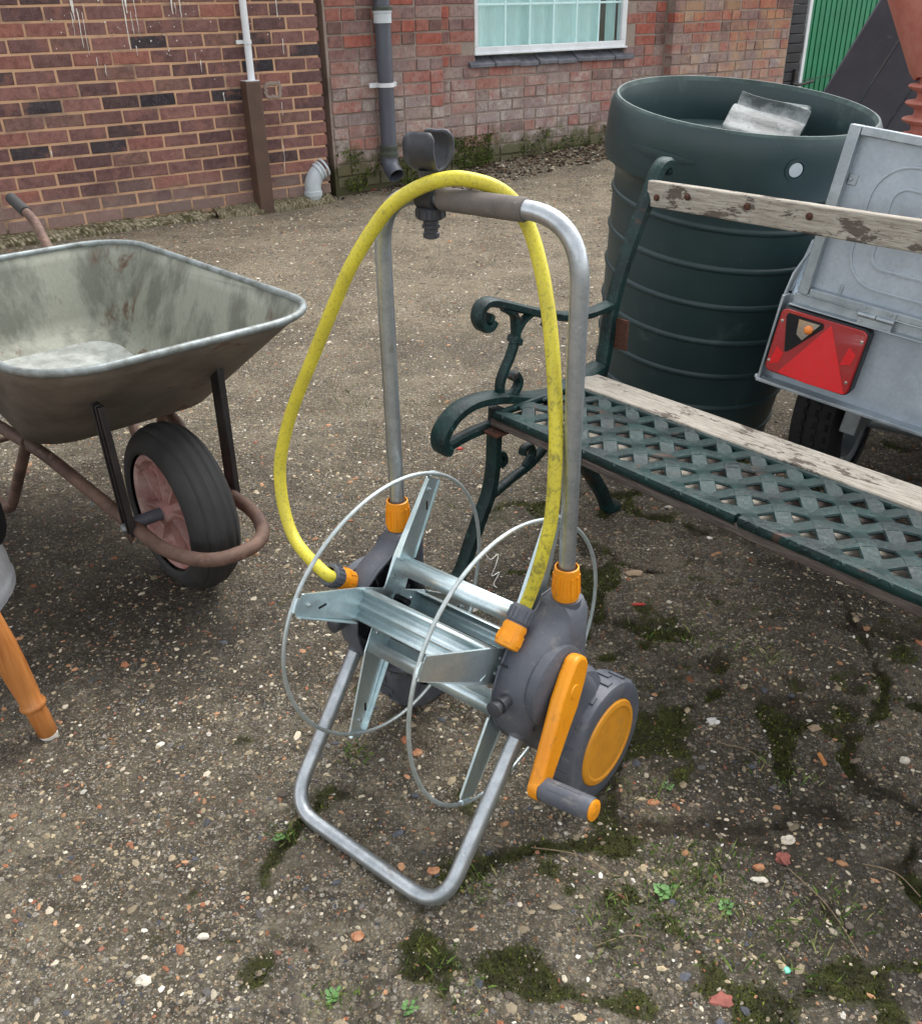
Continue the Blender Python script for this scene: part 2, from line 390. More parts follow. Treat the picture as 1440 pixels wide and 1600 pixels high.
TRAIL = mottled('galvanised_trailer_sheet', S(162, 172, 182), S(180, 190, 198), 9, .44, .55, fine=120, bump=.03, dirt=(S(110, 112, 112), 35, .66, .5), rr=.2)
TRAIL2 = mottled('galvanised_trailer_frame', S(150, 160, 166), S(178, 186, 190), 14, .4, .65, fine=150, bump=.04, dirt=(S(100, 100, 98), 40, .64, .5))
BARROW_OUT = mottled('brown_stained_tray_outside', S(96, 88, 78), S(124, 116, 104), 6, .7, .1, fine=90, bump=.15, c=S(92, 62, 50), cs=12, clo=.6, chi=.7)
BARROW_IN = mottled('mortar_stained_galvanised_tray', S(112, 114, 102), S(150, 152, 138), 7, .6, .15, lo=.42, hi=.58, fine=90, bump=.15, c=S(104, 84, 68), cs=5, clo=.57, chi=.64, stretch=(1.6, 1.6, .55), dirt=(S(96, 90, 78), 24, .58, .5))
RIMSTEEL = mottled('dull_galvanised_rim', S(150, 158, 158), S(112, 116, 112), 22, .5, .45, fine=120, bump=.1, dirt=(S(112, 78, 60), 40, .68, .6))
RUST = mottled('rusty_red_brown_tube', S(92, 70, 60), S(126, 100, 86), 14, .7, .1, fine=150, bump=.25, c=S(150, 118, 98), cs=30, clo=.6, chi=.68, dirt=(S(60, 44, 40), 18, .6, .6))
BLACKM = mottled('chipped_black_steel', S(52, 48, 46), S(36, 34, 34), 20, .5, .1, fine=150, bump=.15, c=S(86, 66, 56), cs=40, clo=.66, chi=.74)
RUBBER = mottled('worn_tyre_rubber', S(44, 44, 44), S(58, 57, 56), 12, .7, 0, fine=200, bump=.15, c=S(110, 104, 96), cs=70, clo=.66, chi=.76)
TYRE = mottled('black_tyre_rubber', S(26, 26, 28), S(34, 34, 36), 12, .8, 0, fine=160, bump=.2)
PINK = mottled('faded_red_plastic_rim', S(168, 116, 110), S(196, 166, 158), 14, .6, 0, fine=120, bump=.1, c=S(128, 84, 76), cs=20)
UPVC = mottled('white_plastic', S(226, 230, 232), S(212, 216, 218), 8, .35, 0, fine=200, bump=.02, spec=.4)
LGREY = mottled('pale_grey_plastic_pipe', S(196, 204, 208), S(182, 190, 195), 12, .4, 0, fine=200, bump=.03)
CIRON = mottled('dark_grey_downpipe', S(84, 88, 98), S(70, 74, 82), 10, .42, .0, fine=160, bump=.06, stretch=(1, 1, .3), dirt=(S(120, 124, 118), 20, .64, .4))
MOSSY = mottled('mossy_collar', S(74, 82, 70), S(60, 64, 62), 30, .8, 0, fine=160, bump=.4, c=S(90, 92, 40), cs=40)
BROWNBOX = mottled('brown_pvc_boxing', S(92, 70, 58), S(82, 62, 52), 8, .55, 0, fine=160, bump=.05)
BLUESILL = mottled('blue_black_clay_sill', S(84, 86, 94), S(112, 114, 120), 14, .6, 0, fine=120, bump=.2, c=S(150, 146, 132), cs=60, clo=.68, chi=.76)
GREENDOOR = mottled('green_door_paint', S(16, 116, 76), S(22, 128, 86), 5, .4, 0, fine=90, bump=.05)
TARBLACK = mottled('black_bitumen_paint', S(36, 36, 42), S(28, 28, 32), 8, .6, 0, fine=60, bump=.3)
DARKBOARD = mottled('dark_stained_board', S(52, 52, 60), S(66, 66, 74), 6, .6, 0, fine=50, bump=.3, stretch=(1, 6, 1), c=S(92, 92, 98), cs=14, clo=.64, chi=.72)
TERRA = mottled('terracotta', S(170, 98, 84), S(192, 128, 112), 6, .8, 0, fine=80, bump=.15, c=S(150, 74, 60), cs=10)
PLINTH = m_vcol('mossy_rough_concrete', .95, .2, 60, .8)
PINE = mottled('varnished_pine', S(188, 124, 66), S(164, 98, 46), 5, .38, 0, stretch=(14, 14, 1.2), fine=40, bump=.05)
CREAMP = mottled('cream_plastic', S(220, 216, 204), S(206, 200, 186), 20, .5)
WHITE = mottled('off_white', S(232, 230, 224), S(204, 200, 192), 40, .7, fine=300, bump=.3)
RUSTB = mottled('rusted_bolt', S(96, 60, 44), S(66, 42, 34), 80, .8, .1, fine=400, bump=.5)
BLACKCLOTH = mottled('black_cloth', S(24, 24, 26), S(32, 32, 34), 30, .95, 0, fine=500, bump=.3)
SKIN = mottled('skin', S(206, 160, 136), S(196, 148, 124), 20, .55)
HAIR = mottled('brown_hair', S(60, 44, 34), S(44, 32, 26), 60, .7, stretch=(1, 1, .2))
SHOEW = mottled('white_trainer_leather', S(222, 224, 226), S(200, 202, 206), 12, .5, 0, fine=200, bump=.1)
BARK = mottled('dry_twig', S(140, 122, 96), S(104, 90, 70), 60, .9, bump=.3)
def m_red():
    t = NT('red_lens'); v = t.coord('Object')
    w = t.voro(v, 330, 'F1', 'Distance', 0.0)
    return t.out(S(160, 6, 14), .12, 0.0, t.bump(w, .35, .002), .6, **{'Coat Weight': .5})
REDLENS = m_red()
REDTRI = mottled('red_reflector', S(224, 18, 26), S(206, 12, 20), 300, .25, 0, fine=700, bump=.2)
def simple(name, c, rough=.5, metal=0.0, **kw):
    t = NT(name); n = t.noise(t.coord('Object'), 60, 3, .6)
    return t.out(t.mix(.15, c, t.ramp(n, [(.3, .6), (.7, 1.3)]), 'MULTIPLY'), rough, metal, **kw)
CLEAR = simple('clear_lens', (.9, .9, .9, 1), .06, 0.0, **{'Transmission Weight': .92})
CHROME = simple('chrome_reflector', S(220, 214, 205), .15, 1.0)
AMBER = simple('amber_bulb', S(240, 140, 60), .2)
BLACK = simple('black_gap', S(16, 16, 18), .8)
CURTAIN = mottled('pale_aqua_curtain', S(222, 236, 234), S(206, 224, 222), 3, .9, 0, fine=60, bump=.1, stretch=(1, 1, .2))
AQUA = simple('aqua_glazing_bar', S(206, 238, 238), .4)
def m_glass():
    t = NT('window_glass'); tr = t.n.new('ShaderNodeBsdfTransparent'); tr.inputs[0].default_value = (.92, .99, .985, 1)
    gl = t.n.new('ShaderNodeBsdfGlossy'); gl.inputs['Roughness'].default_value = .03
    mx = t.n.new('ShaderNodeMixShader'); mx.inputs[0].default_value = .07; t.l.new(tr.outputs[0], mx.inputs[1]); t.l.new(gl.outputs[0], mx.inputs[2])
    t.l.new(mx.outputs[0], t.n['Material Output'].inputs[0]); return t.m
GLASS = m_glass()
TURQ = simple('turquoise_plastic', S(110, 200, 170), .4)
REDCH = simple('red_scrap', S(190, 60, 50), .6)

# ------------------------------------------------------------------ ground
def gz(x, y):                                   # the yard rises a little towards the house
    return .15 * sstep(6.4, 8.6, y)
CELL = .27
_j = rng.random((64, 64, 2))
def crackmask(x, y):
    wx = x + .16 * (fbm(x * 4.1 + 5, y * 4.1, 5) - .5) * 2; wy = y + .16 * (fbm(x * 3.1, y * 3.1 + 40, 3) - .5) * 2
    gx, gy = wx / CELL, wy / CELL; ix, iy = np.floor(gx).astype(int), np.floor(gy).astype(int)
    d1 = np.full(np.shape(x), 9.0); d2 = d1.copy()
    for a in (-1, 0, 1):
        for b in (-1, 0, 1):
            jx, jy = ix + a, iy + b; p = _j[jx & 63, jy & 63]
            d = np.hypot(jx + .15 + .7 * p[..., 0] - gx, jy + .15 + .7 * p[..., 1] - gy)
            m = d < d1; d2 = np.where(m, d1, np.minimum(d2, d)); d1 = np.where(m, d, d1)
    e = (d2 - d1) * CELL
    w = .03 + .07 * fbm(x * 1.7 + 9, y * 1.7 + 3, 3)
    return np.clip(1 - e / w, 0, 1)
def region(x, y):
    reg = sstep(-.45, .35, x + .25 * (fbm(x * 1.3, y * 1.3, 3) - .5)) * (1 - sstep(2.3, 3.2, y)) * (.3 + .7 * sstep(.34, .56, fbm(x * 3.3 + 70, y * 3.3 + 11, 4)))
    return np.maximum(reg, .5 * sstep(.46, .62, fbm(x * 1.1 + 60, y * 1.1 + 20, 4)) * (1 - sstep(2.2, 3.4, y)))
def soilmask(x, y):
    n = fbm(x * 13 + 2, y * 13 + 5, 4) - .5
    return np.clip((crackmask(x, y) * .9 + 2.0 * n) * region(x, y) * 1.15, 0, 1)
def mossmask(x, y):
    n1 = sstep(.38, .60, fbm(x * 5.5 + 31, y * 5.5 + 17, 4)); n2 = fbm(x * 24, y * 24, 3) - .5
    patch = sstep(.56, .72, fbm(x * 4.5 + 3, y * 4.5 + 8, 5)) * sstep(-.5, .2, x) * (1 - sstep(2.0, 2.8, y))
    m = soilmask(x, y) * n1 * 1.15 + .75 * patch * region(x, y) * (.5 + n2) + .9 * n2 * (soilmask(x, y) > .15)
    back = .4 * sstep(.52, .66, fbm(x * 2 + 4, y * 2, 4)) * sstep(6.2, 7.0, y)
    return np.clip(np.maximum(m, back), 0, 1)
def relief(x, y):
    r = .006 * (fbm(x * 9, y * 9, 3) - .5) + .004 * (fbm(x * 45, y * 45, 3) - .5) + .02 * (fbm(x * 1.1, y * 1.1, 2) - .5) * sstep(2.5, 4, y)
    return r - .013 * sstep(.35, .95, soilmask(x, y)) + .004 * (fbm(x * 22 + 7, y * 22, 3) - .5) * sstep(-.6, .3, x)
def grid(x0, x1, y0, y1, st):
    xs = np.arange(x0, x1 + 1e-9, st); ys = np.arange(y0, y1 + 1e-9, st); X, Y = np.meshgrid(xs, ys); return xs, ys, X, Y
# one sheet: columns fine near the camera, coarser outwards
def axis(segs):
    out = [segs[0][0]]
    for a, b, st in segs:
        n = max(1, int(round((b - a) / st))); out += list(a + (b - a) * (np.arange(n) + 1) / n)
    return np.array(out)
ax_x = axis([(-60, -8, 6), (-8, -2.4, .2), (-2.4, -1.1, .03), (-1.1, 1.35, .0075), (1.35, 2.4, .03), (2.4, 8, .2), (8, 60, 6)])
ax_y = axis([(-60, -2, 6), (-2, .5, .1), (.5, 2.5, .0075), (2.5, 4.5, .022), (4.5, 9.5, .06), (9.5, 16, .5), (16, 80, 8)])
X, Y = np.meshgrid(ax_x, ax_y)
inn = sstep(-8, -6, X) * (1 - sstep(6, 8, X)) * sstep(-2, 0, Y) * (1 - sstep(9.5, 16, Y))
Z = relief(X, Y) * inn + gz(X, Y)
nx, ny = len(ax_x), len(ax_y); I = (np.arange(ny - 1)[:, None] * nx + np.arange(nx - 1)[None, :]).ravel()
F = np.stack([I, I + 1, I + nx + 1, I + nx], 1)
moss = mossmask(X, Y) * inn; soil = soilmask(X, Y) * inn
far = sstep(1.6, 4.2, Y + .5 * (fbm(X, Y, 3) - .5))
damp_shade = np.clip(sstep(-.3, 1.2, X + .4 * (fbm(X * 1.5, Y * 1.5, 3) - .5)) * (1 - sstep(2.2, 3.6, Y)) * .55
     + .75 * np.exp(-(((X + 1.0) / .55) ** 2 + ((Y - 1.75) / .42) ** 2)) + .5 * sstep(.5, .66, fbm(X * 1.9 + 30, Y * 1.9, 4)) * (1 - sstep(3, 5, Y)) + .5 * sstep(6.6, 7.4, Y - .55 * X * (X > 0)) , 0, 1)  # gaussian blob paints the wheelbarrow's shadow into the ground; the rest darkens for damp
g = fast_mesh('ground', np.stack([X, Y, Z], -1).reshape(-1, 3), F, GROUND, {'soil': soil.ravel(), 'moss': moss.ravel(), 'far': far.ravel(), 'damp_shade': damp_shade.ravel()}, True)
tag(g, 'worn exposed-aggregate concrete yard with mossy cracks', kind='structure')

# loose and embedded flints
def ico():
    bm = bmesh.new(); bmesh.ops.create_icosphere(bm, subdivisions=1, radius=1.0)
    V = np.array([v.co[:] for v in bm.verts]); Fc = np.array([[v.index for v in f.verts] for f in bm.faces]); bm.free(); return V, Fc
IV, IF = ico()
PAL = np.array([S(*c)[:3] for c in ((124, 112, 96), (150, 136, 112), (104, 95, 84), (176, 160, 130), (88, 80, 72), (204, 192, 168), (158, 104, 74), (184, 138, 102), (226, 220, 206), (84, 86, 92), (140, 96, 78), (112, 108, 104))])
PW = np.array([.17, .17, .14, .16, .08, .13, .03, .04, .025, .035, .02, .03]); PW = PW / PW.sum()
def scatter(name, x, y, r, label, mat=STONES, flat=(.25, .6), sink=.35, pal=PAL, pw=PW, dz=0.0):
    n = len(x); T = np.stack([IV * (1 + .42 * (rng.random(IV.shape) - .5)) for _ in range(24)])
    t = T[rng.integers(0, 24, n)]
    sc = np.stack([r * (.8 + .7 * rng.random(n)), r * (.55 + .4 * rng.random(n)), r * (flat[0] + (flat[1] - flat[0]) * rng.random(n))], 1)
    V = t * sc[:, None, :]; a = rng.random(n) * 6.283; ca, sa = np.cos(a)[:, None], np.sin(a)[:, None]
    til = (rng.random((n, 2)) - .5) * .5
    vx, vy = V[..., 0] * ca - V[..., 1] * sa, V[..., 0] * sa + V[..., 1] * ca
    vz = V[..., 2] + vx * til[:, :1] + vy * til[:, 1:]
    z0 = relief(x, y) + gz(x, y) + dz + sc[:, 2] * (1 - 2 * sink)
    P = np.stack([vx + x[:, None], vy + y[:, None], vz + z0[:, None]], -1).reshape(-1, 3)
    Fc = (IF[None] + (np.arange(n) * len(IV))[:, None, None]).reshape(-1, 3)
    c = pal[rng.choice(len(pal), n, p=pw)] * (.55 + .5 * rng.random((n, 1)))
    o = fast_mesh(name, P, Fc, mat, {'Col': np.repeat(c, len(IV), 0)})
    return tag(o, label, kind='stuff')
def zone(n, y0, y1, pw=1.0):
    y = y0 + (y1 - y0) * rng.random(n) ** pw; x = (rng.random(n) * 2 - 1) * (.62 * y + .35); return x, y
x, y = zone(40000, .6, 2.6, .9)
keep = rng.random(len(x)) > .75 * mossmask(x, y) * (mossmask(x, y) > .3); x, y = x[keep], y[keep]
scatter('flint_gravel', x, y, (.0014 + .0042 * rng.random(len(x)) ** 3.0), 'fine flint chips set in the concrete near the front', sink=.62)
x, y = zone(3000, .6, 2.8, .9)
scatter('flint_pebbles', x, y, .0030 + .0070 * rng.random(len(x)) ** 2.4, 'larger tan, orange and white flints in the concrete', sink=.55,
        pw=np.array([.14, .14, .12, .14, .09, .08, .06, .08, .02, .07, .03, .03]))
x, y = zone(46000, 2.3, 8.6, .8)
ok = (y < 6.3 + 0 * x) | (y < 7.6 + .7 * x); x, y = x[ok], y[ok]
scatter('yard_grit', x, y, (.0028 + .0055 * rng.random(len(x)) ** 2.6) * (.75 + .12 * y), 'pale grit and small stones over the far part of the yard', sink=.6,
        pw=np.array([.14, .17, .10, .20, .08, .14, .03, .05, .03, .02, .02, .02]))

# moss cushions and grass
def blades(name, x, y, h, w, label, cols, lean=.5, dz=0):
    n = len(x); a = rng.random(n) * 6.283; l = (rng.random((n, 2)) - .5) * 2 * lean * h[:, None]
    z = relief(x, y) + gz(x, y) + dz; dx, dy = np.cos(a) * w, np.sin(a) * w
    P = np.stack([np.stack([x - dx, y - dy, z - .001], 1), np.stack([x + dx, y + dy, z - .001], 1), np.stack([x + l[:, 0] * .4 + dx * .7, y + l[:, 1] * .4 + dy * .7, z + h * .6], 1), np.stack([x + l[:, 0], y + l[:, 1], z + h], 1)], 1).reshape(-1, 3)
    b = np.arange(n)[:, None] * 4; Fc = np.concatenate([b + [0, 1, 2], b + [0, 2, 3]], 0)
    c = np.array([S(*q)[:3] for q in cols])[rng.integers(0, len(cols), n)] * (.7 + .6 * rng.random((n, 1)))
    return tag(fast_mesh(name, P, Fc, GREEN, {'Col': np.repeat(c, 4, 0)}), label, kind='stuff')
x, y = zone(300000, .6, 3.0, .9); m = mossmask(x, y); keep = m > .40 + .45 * rng.random(len(x)); x, y = x[keep][:60000], y[keep][:60000]
blades('moss', x, y, .0015 + .0035 * rng.random(len(x)), .0012 + .0012 * rng.random(len(x)), 'low olive-green moss filling the cracks of the yard', ((64, 70, 30), (92, 102, 40), (50, 50, 28), (116, 126, 52), (74, 66, 38)), .8)
x, y = [], []
for px_, py_, n_, r_ in ((.36, .99, 260, .04), (.32, .93, 260, .05), (.22, .90, 140, .04), (-.20, 1.27, 60, .016), (-.30, 1.08, 60, .016), (.12, 1.30, 50, .015), (-.05, .86, 50, .02), (-.19, .79, 70, .02), (.47, 1.62, 90, .05), (.30, 1.17, 60, .03), (.56, 1.2, 60, .03), (.02, .97, 50, .02), (.62, 1.55, 60, .03), (-.02, .80, 50, .03), (.55, .9, 120, .04), (.44, .86, 120, .04), (.25, 2.35, 40, .05), (-.3, 3.0, 60, .08)):
    x += list(px_ + rng.normal(0, r_, n_)); y += list(py_ + rng.normal(0, r_, n_))
x, y = np.array(x), np.array(y)
blades('grass', x, y, .006 + .016 * rng.random(len(x)) ** 1.5, .0006 + .0009 * rng.random(len(x)), 'small tufts of green grass growing in the cracks', ((96, 124, 56), (122, 146, 74), (74, 98, 44), (150, 150, 96)), 1.0)
# little broad-leaved weeds
def weed(loc, n, s, label):
    mb = MB(); o = Vector(loc)
    for i in range(n):
        a = 2.4 * i; r = s * (.35 + .65 * rnd.random()); p = o + Vector((math.cos(a) * r, math.sin(a) * r, .002 + s * .45 * rnd.random())); w = s * .32
        d = Vector((math.cos(a), math.sin(a), .25)); q = Vector((-math.sin(a), math.cos(a), 0))
        mb.add([p - d * w, p + q * w * .7 - d * w * .2, p + q * w * .6 + d * w * .6, p + d * w, p - q * w * .6 + d * w * .6, p - q * w * .7 - d * w * .2], [(0, 1, 2, 3), (0, 3, 4, 5)])
        mb.tube([o, p - d * w], .0006, 4)
    return tag(mb.build('weed', WEED, None, True, fix=False), label, 'weed', 'small weeds in the cracks')
WEED = mottled('weed_leaf', S(96, 138, 72), S(78, 116, 58), 60, .6, bump=.2)
for lo, n_, s_w, lb in (((.30, .955, 0), 16, .016, 'bushy green weed seedling nearest the bottom right of the yard, beside a mossy crack'), ((.385, .925, 0), 12, .012, 'small weed with a pale chip beside it, right of the bushy seedling'),
                      ((-.19, .795, 0), 12, .013, 'round-leaved weed low in the picture, left of centre'), ((-.085, .775, 0), 10, .012, 'small bright weed at the bottom edge, nearest to below the reel'), ((.35, 1.17, 0), 9, .010, 'tiny weed just below the reel wheel, to its right'), ((-.31, 1.075, 0), 9, .010, 'tiny weed beside the outer bend of the reel stand')):
    weed(lo, n_, s_w, lb)

# ------------------------------------------------------------------ brick walls
def brick_mesh(name, L, D, H, k, mat):
    r = random.Random(k); V = []
    bm = bmesh.new(); bmesh.ops.create_cube(bm, size=1.0)
    for v in bm.verts: v.co = Vector((v.co.x * L, v.co.y * D, v.co.z * H)) + Vector([(r.random() - .5) * .0035 for _ in range(3)])
    bmesh.ops.bevel(bm, geom=[e for e in bm.edges if all(v.co.y < 0 for v in e.verts) or (abs(e.verts[0].co.y - e.verts[1].co.y) > D * .5)], offset=.003, segments=1, affect='EDGES')
    me = bpy.data.meshes.new(name); bm.to_mesh(me); bm.free(); me.materials.append(mat); return me
def srgbv(c, k=1): return S(*c, k)
NEWPAL = [((134, 92, 85), 6), ((122, 84, 79), 6), ((108, 77, 75), 4), ((92, 72, 70), 2), ((74, 66, 70), 1.2), ((62, 58, 64), .8), ((150, 92, 78), 3), ((148, 98, 88), 3), ((132, 96, 84), 2), ((162, 94, 74), 1)]
OLDPAL = [((160, 104, 90), 5), ((168, 94, 78), 4), ((138, 102, 98), 4), ((168, 112, 96), 2), ((142, 116, 112), 4), ((158, 134, 126), 3), ((122, 94, 88), 3)]
def pick(p): return rnd.choices([c for c, w in p], [w for c, w in p])[0]
def make_wall(W, mapf, rows, mesh_of, mat, pal, limit=300, holes=(), vis=lambda u, z: True):
    """rows: list of (z_centre, [(u_centre, length)], height)"""
    cnt = 0; rest = MB(); cols = []
    for zc, items, bh in rows:
        for uc, L in items:
            if any(a[0] - .02 < uc < a[1] + .02 and a[2] < zc < a[3] for a in holes): continue
            c = pick(pal); p = mapf(uc, zc)
            if vis(uc, zc) and cnt < limit:
                o = bpy.data.objects.new('brick', rnd.choice(mesh_of[L])); link(o, W)
                o.location = p + Vector((0, (rnd.random() - .5) * .004, (rnd.random() - .5) * .003)); o.rotation_euler = (0, (rnd.random() - .5) * .012, 0)
                o.color = srgbv(c); cnt += 1
            else:
                rest.box(p, (L - .012, .07, bh - .012))
    if rest.v:
        joined(rest, pal, BRICK_J, W)
    return cnt
# left wall: near building. local x along wall to the left (u), y = into the wall, z up
yaw = R(33.9); c0 = Vector((-.8695, 6.788, 0))
WL = thing('brick_wall', 'newer red and purple brick wall with pale orange mortar at left', 'wall', matrix=Matrix.Translation(c0) @ Matrix.Rotation(yaw, 4, 'Z'))
# local +x points away from the corner to the right, so courses run along -x
PIT = .079
mL = {.225: [brick_mesh('brick_long', .213, .07, .066, i, BRICK) for i in range(4)], .1125: [brick_mesh('brick_header', .1025, .07, .066, i + 9, BRICK) for i in range(3)]}
rows = []
for k in range(0, 34):
    zc = .0505 + PIT * (k + .5); it = []
    odd = (15 - k) % 2 == 1
    if odd: it.append((-.0512, .1125)); u = .1075
    else: u = 0.0
    while u < 4.6: it.append((-(u + .1075 + (.005 if u else 0)), .225)); u += .225
    rows.append((zc, it, PIT))
make_wall(WL, lambda u, z: Vector((u, .034, z)), rows, mL, BRICK, NEWPAL, vis=lambda u, z: u > -2.75 and z < 1.45)
MB().box((-2.4, .0675, 1.32), (4.77, .13, 2.78)).build('mortar_bed', MORTAR, WL, False)
mb = MB(); mb.box((-.056, .47, 1.32), (.10, .69, 2.78)); o = mb.build('return_wall', OLDMORTAR, WL, False)
# mortar patch round a filled hole
mb = MB()
for i in range(22):
    a = i / 22 * 2 * math.pi; r = .040 + .008 * rnd.random(); q_ = max(abs(math.cos(a)), abs(math.sin(a))); mb.box((-.36 + math.cos(a) * r * 1.15 / q_, .001, .735 + math.sin(a) * r * .9 / q_), (.022, .010, .022), Matrix.Rotation(rnd.random(), 3, 'Y'))
mb.build('mortar_patch', OLDMORTAR, WL, bevel=.004)
# white paint runs on the left wall
mb = MB()
def drip(u, z, L, w=.004):
    pts = [Vector((-u + (rnd.random() - .5) * .004, -.0045 + .0 * i, z - L * i / 6)) for i in range(7)]
    mb.tube(pts, [w * (.35 + .6 * rnd.random()) * (1 - .1 * i) for i in range(7)], 5, flat=(1, .35), binorm=(1, 0, 0))
for (u, z, L, w) in ((1.52, 1.26, .10, .012), (1.50, 1.22, .20, .004), (1.535, 1.2, .12, .004), (1.475, 1.2, .22, .003), (1.22, 1.27, .08, .008), (1.235, 1.26, .26, .006), (1.20, 1.2, .12, .004), (1.17, 1.27, .2, .003), (.95, 1.27, .09, .006), (.90, 1.26, .10, .005), (.93, 1.24, .06, .003), (.28, 1.27, .12, .007), (.26, 1.03, .09, .004), (.85, .97, .05, .003), (.82, .93, .07, .004), (.70, .74, .06, .005), (.56, .50, .05, .004), (1.4, .93, .06, .004), (1.44, .97, .05, .004), (.33, .40, .16, .0025), (.31, .66, .08, .003), (1.8, .49, .03, .005), (1.2, 1.02, .05, .004)): drip(u, z, L, w)
for i in range(110):
    u = rnd.choice([rnd.gauss(1.5, .12), rnd.gauss(1.2, .12), rnd.gauss(.9, .1), rnd.uniform(.2, 2)]); z = rnd.gauss(1.12, .14); r = .0015 + .004 * rnd.random() ** 2
    mb.lathe([(0, -.002), (r, 0), (r * .8, .0015), (0, .002)], (-u, -.004, z), (0, -1, 0), 6)
mb.build('paint_splashes', WHITE, WL, fix=False)['kind'] = 'stuff'
# lumpy concrete footing
def plinth(name, x0, x1, ytop, ybot, zt, label, mat_parent, n=420, pal=((128, 120, 98), (82, 78, 54), (164, 154, 130), (96, 88, 72))):
    V = []; C = []; m = 14
    for i in range(n + 1):
        x = x0 + (x1 - x0) * i / n
        for j in range(m):
            t = j / (m - 1); yy = ytop + (ybot - ytop) * min(1, t * 1.15); zz = zt * (1 - t ** 3) + .0
            if t == 1: zz = -.03
            nn = float(fbm(np.array(x * 26), np.array(t * 4 + zz * 60 + 5), 5)) - .5
            gap = 1.0
            nb_ = float(fbm(np.array(x * 3), np.array(1.5), 3)) - .5
            V.append((x, yy - nn * .045 - nb_ * .06 * t, (zz + nn * .03 + nb_ * .04 * (1 - t)) if 0 < j < m - 1 else zz)); q = pal[rnd.randrange(4) if rnd.random() < .6 else (1 if nn > 0 else 0)]
            C.append(np.array(S(*q)[:3]) * (.6 + .8 * rnd.random()))
    Fc = [(i * m + j, (i + 1) * m + j, (i + 1) * m + j + 1, i * m + j + 1) for i in range(n) for j in range(m - 1)]
    return fast_mesh(name, V, Fc, PLINTH, {'Col': np.array(C)}, True, mat_parent)
for a, b in ((-4.7, -.97), (-.88, -.02)):
    plinth('concrete_footing', a, b, .02, -.10, .055, '', WL)
plinth('concrete_footing', -.97, -.88, .02, -.05, .04, '', WL, 12)

# white waste pipe and brown boxing on the left wall
T = thing('waste_pipe', 'thin white plastic pipe running down the red brick wall into brown boxing', 'pipe', matrix=WL.matrix_world @ Matrix.Translation((-.515, -.03, 0)))
MB().cyl((0, -.006, .80), (0, -.006, 2.6), .0225, 20).build('pipe', UPVC, T)
mb = MB(); mb.lathe([(.0235, -.012), (.0275, -.012), (.0275, .012), (.0235, .012)], (0, -.006, 1.02), n=24); mb.box((-.04, .012, 1.02), (.05, .014, .022)); mb.build('pipe_clip', UPVC, T)
T = thing('pipe_boxing', 'square brown boxing around the foot of the white pipe', 'boxing', matrix=WL.matrix_world @ Matrix.Translation((-.535, -.06, 0)))
mb = MB(); mb.prism([(-.05, -.05), (.05, -.05), (.05, .05), (-.05, .05)], lambda a, b, t: Vector((a + (t - .8) * -.0, b, t)), -.02, .80)
mb.build('casing', BROWNBOX, T, bevel=.006)
MB().box((0, 0, .803), (.088, .088, .004)).build('end_cap', UPVC, T)

# right wall: older house wall
yawR = R(35); c1 = Vector((-.891, 7.05, 0))
WR = thing('old_brick_wall', 'old weathered brick wall with whitened, mossy lower courses and a window', 'wall', matrix=Matrix.Translation(Vector((c1.x * .982, c1.y * .982, 1.2 * .018))) @ Matrix.Rotation(yawR, 4, 'Z') @ Matrix.Scale(.982, 4))
PR = .0825; BL = .245
mR = {BL: [brick_mesh('brick_long', BL - .010, .08, .073, 20 + i, OLDBRICK) for i in range(4)], BL / 2: [brick_mesh('brick_header', BL / 2 - .010, .08, .073, 30 + i, OLDBRICK) for i in range(3)]}
rows_f = []; W0, W1 = 1.30, 2.87
for k in range(0, 32):
    zc = .045 + PR * (k + .5)
    for (a, b, yy) in ((0.0, .945, -.05), (.945, 3.335, .04), (3.335, 4.92, -.05)):
        it = []; u = a; mode = k % 3 == 0
        first = True
        while u < b - .03:
            L = BL / 2 if (mode or (first and k % 2)) else BL
            if rnd.random() < (.22 if not mode else .0): L = BL / 2
            if mode and rnd.random() < .2: L = BL
            if u + L > b - .02:
                L = BL if abs(b - u - BL) < .06 else BL / 2
            it.append((u + L / 2, L)); u += L; first = False
        sc = (b - a) / (u - a)
        rows_f.append((zc, [(a + (q - a) * sc, L) for q, L in it], yy))
cnt = 0; rest = MB()
for zc, it, yy in rows_f:
    for uc, L in it:
        if W0 - .08 < uc < W1 + .08 and zc > .80 and yy > 0:
            if W0 - .0 < uc < W1 + .0: continue
            if L > .2: L = BL / 2; uc = W0 - L / 2 - .002 if uc < 2 else W1 + L / 2 + .002
            if not (uc + L / 2 <= W0 + .001 or uc - L / 2 >= W1 - .001): uc = W0 - L / 2 if uc < 2 else W1 + L / 2
        c = pick(OLDPAL)
        hid = (uc > 2.75 and zc < .42) or (uc > 3.3 and zc < .52)
        if zc < 1.28 and cnt < 300 and not hid:
            o = bpy.data.objects.new('brick', rnd.choice(mR[L])); link(o, WR); o.color = srgbv(c); cnt += 1
            o.location = (uc + (rnd.random() - .5) * .006, yy + (rnd.random() - .5) * .008, zc + (rnd.random() - .5) * .006); o.rotation_euler = (0, (rnd.random() - .5) * .03, 0); q_ = .93 + .06 * rnd.random(); o.scale = (q_, 1, .93 + .1 * rnd.random())
        else: rest.box((uc, yy, zc), (L - .012, .08, .07))
joined(rest, OLDPAL, OLDBRICK_J, WR)
mb = MB(); zt = 2.72
mb.box((.4625, .012, zt / 2 - .1), (.955, .19, zt + .2)); mb.box((4.137, .012, zt / 2 - .1), (1.585, .19, zt + .2))
mb.box(((.945 + W0) / 2 + .0, .087, zt / 2 - .1), (W0 - .94, .16, zt + .2)); mb.box(((3.345 + W1) / 2, .087, zt / 2 - .1), (3.345 - W1, .16, zt + .2))
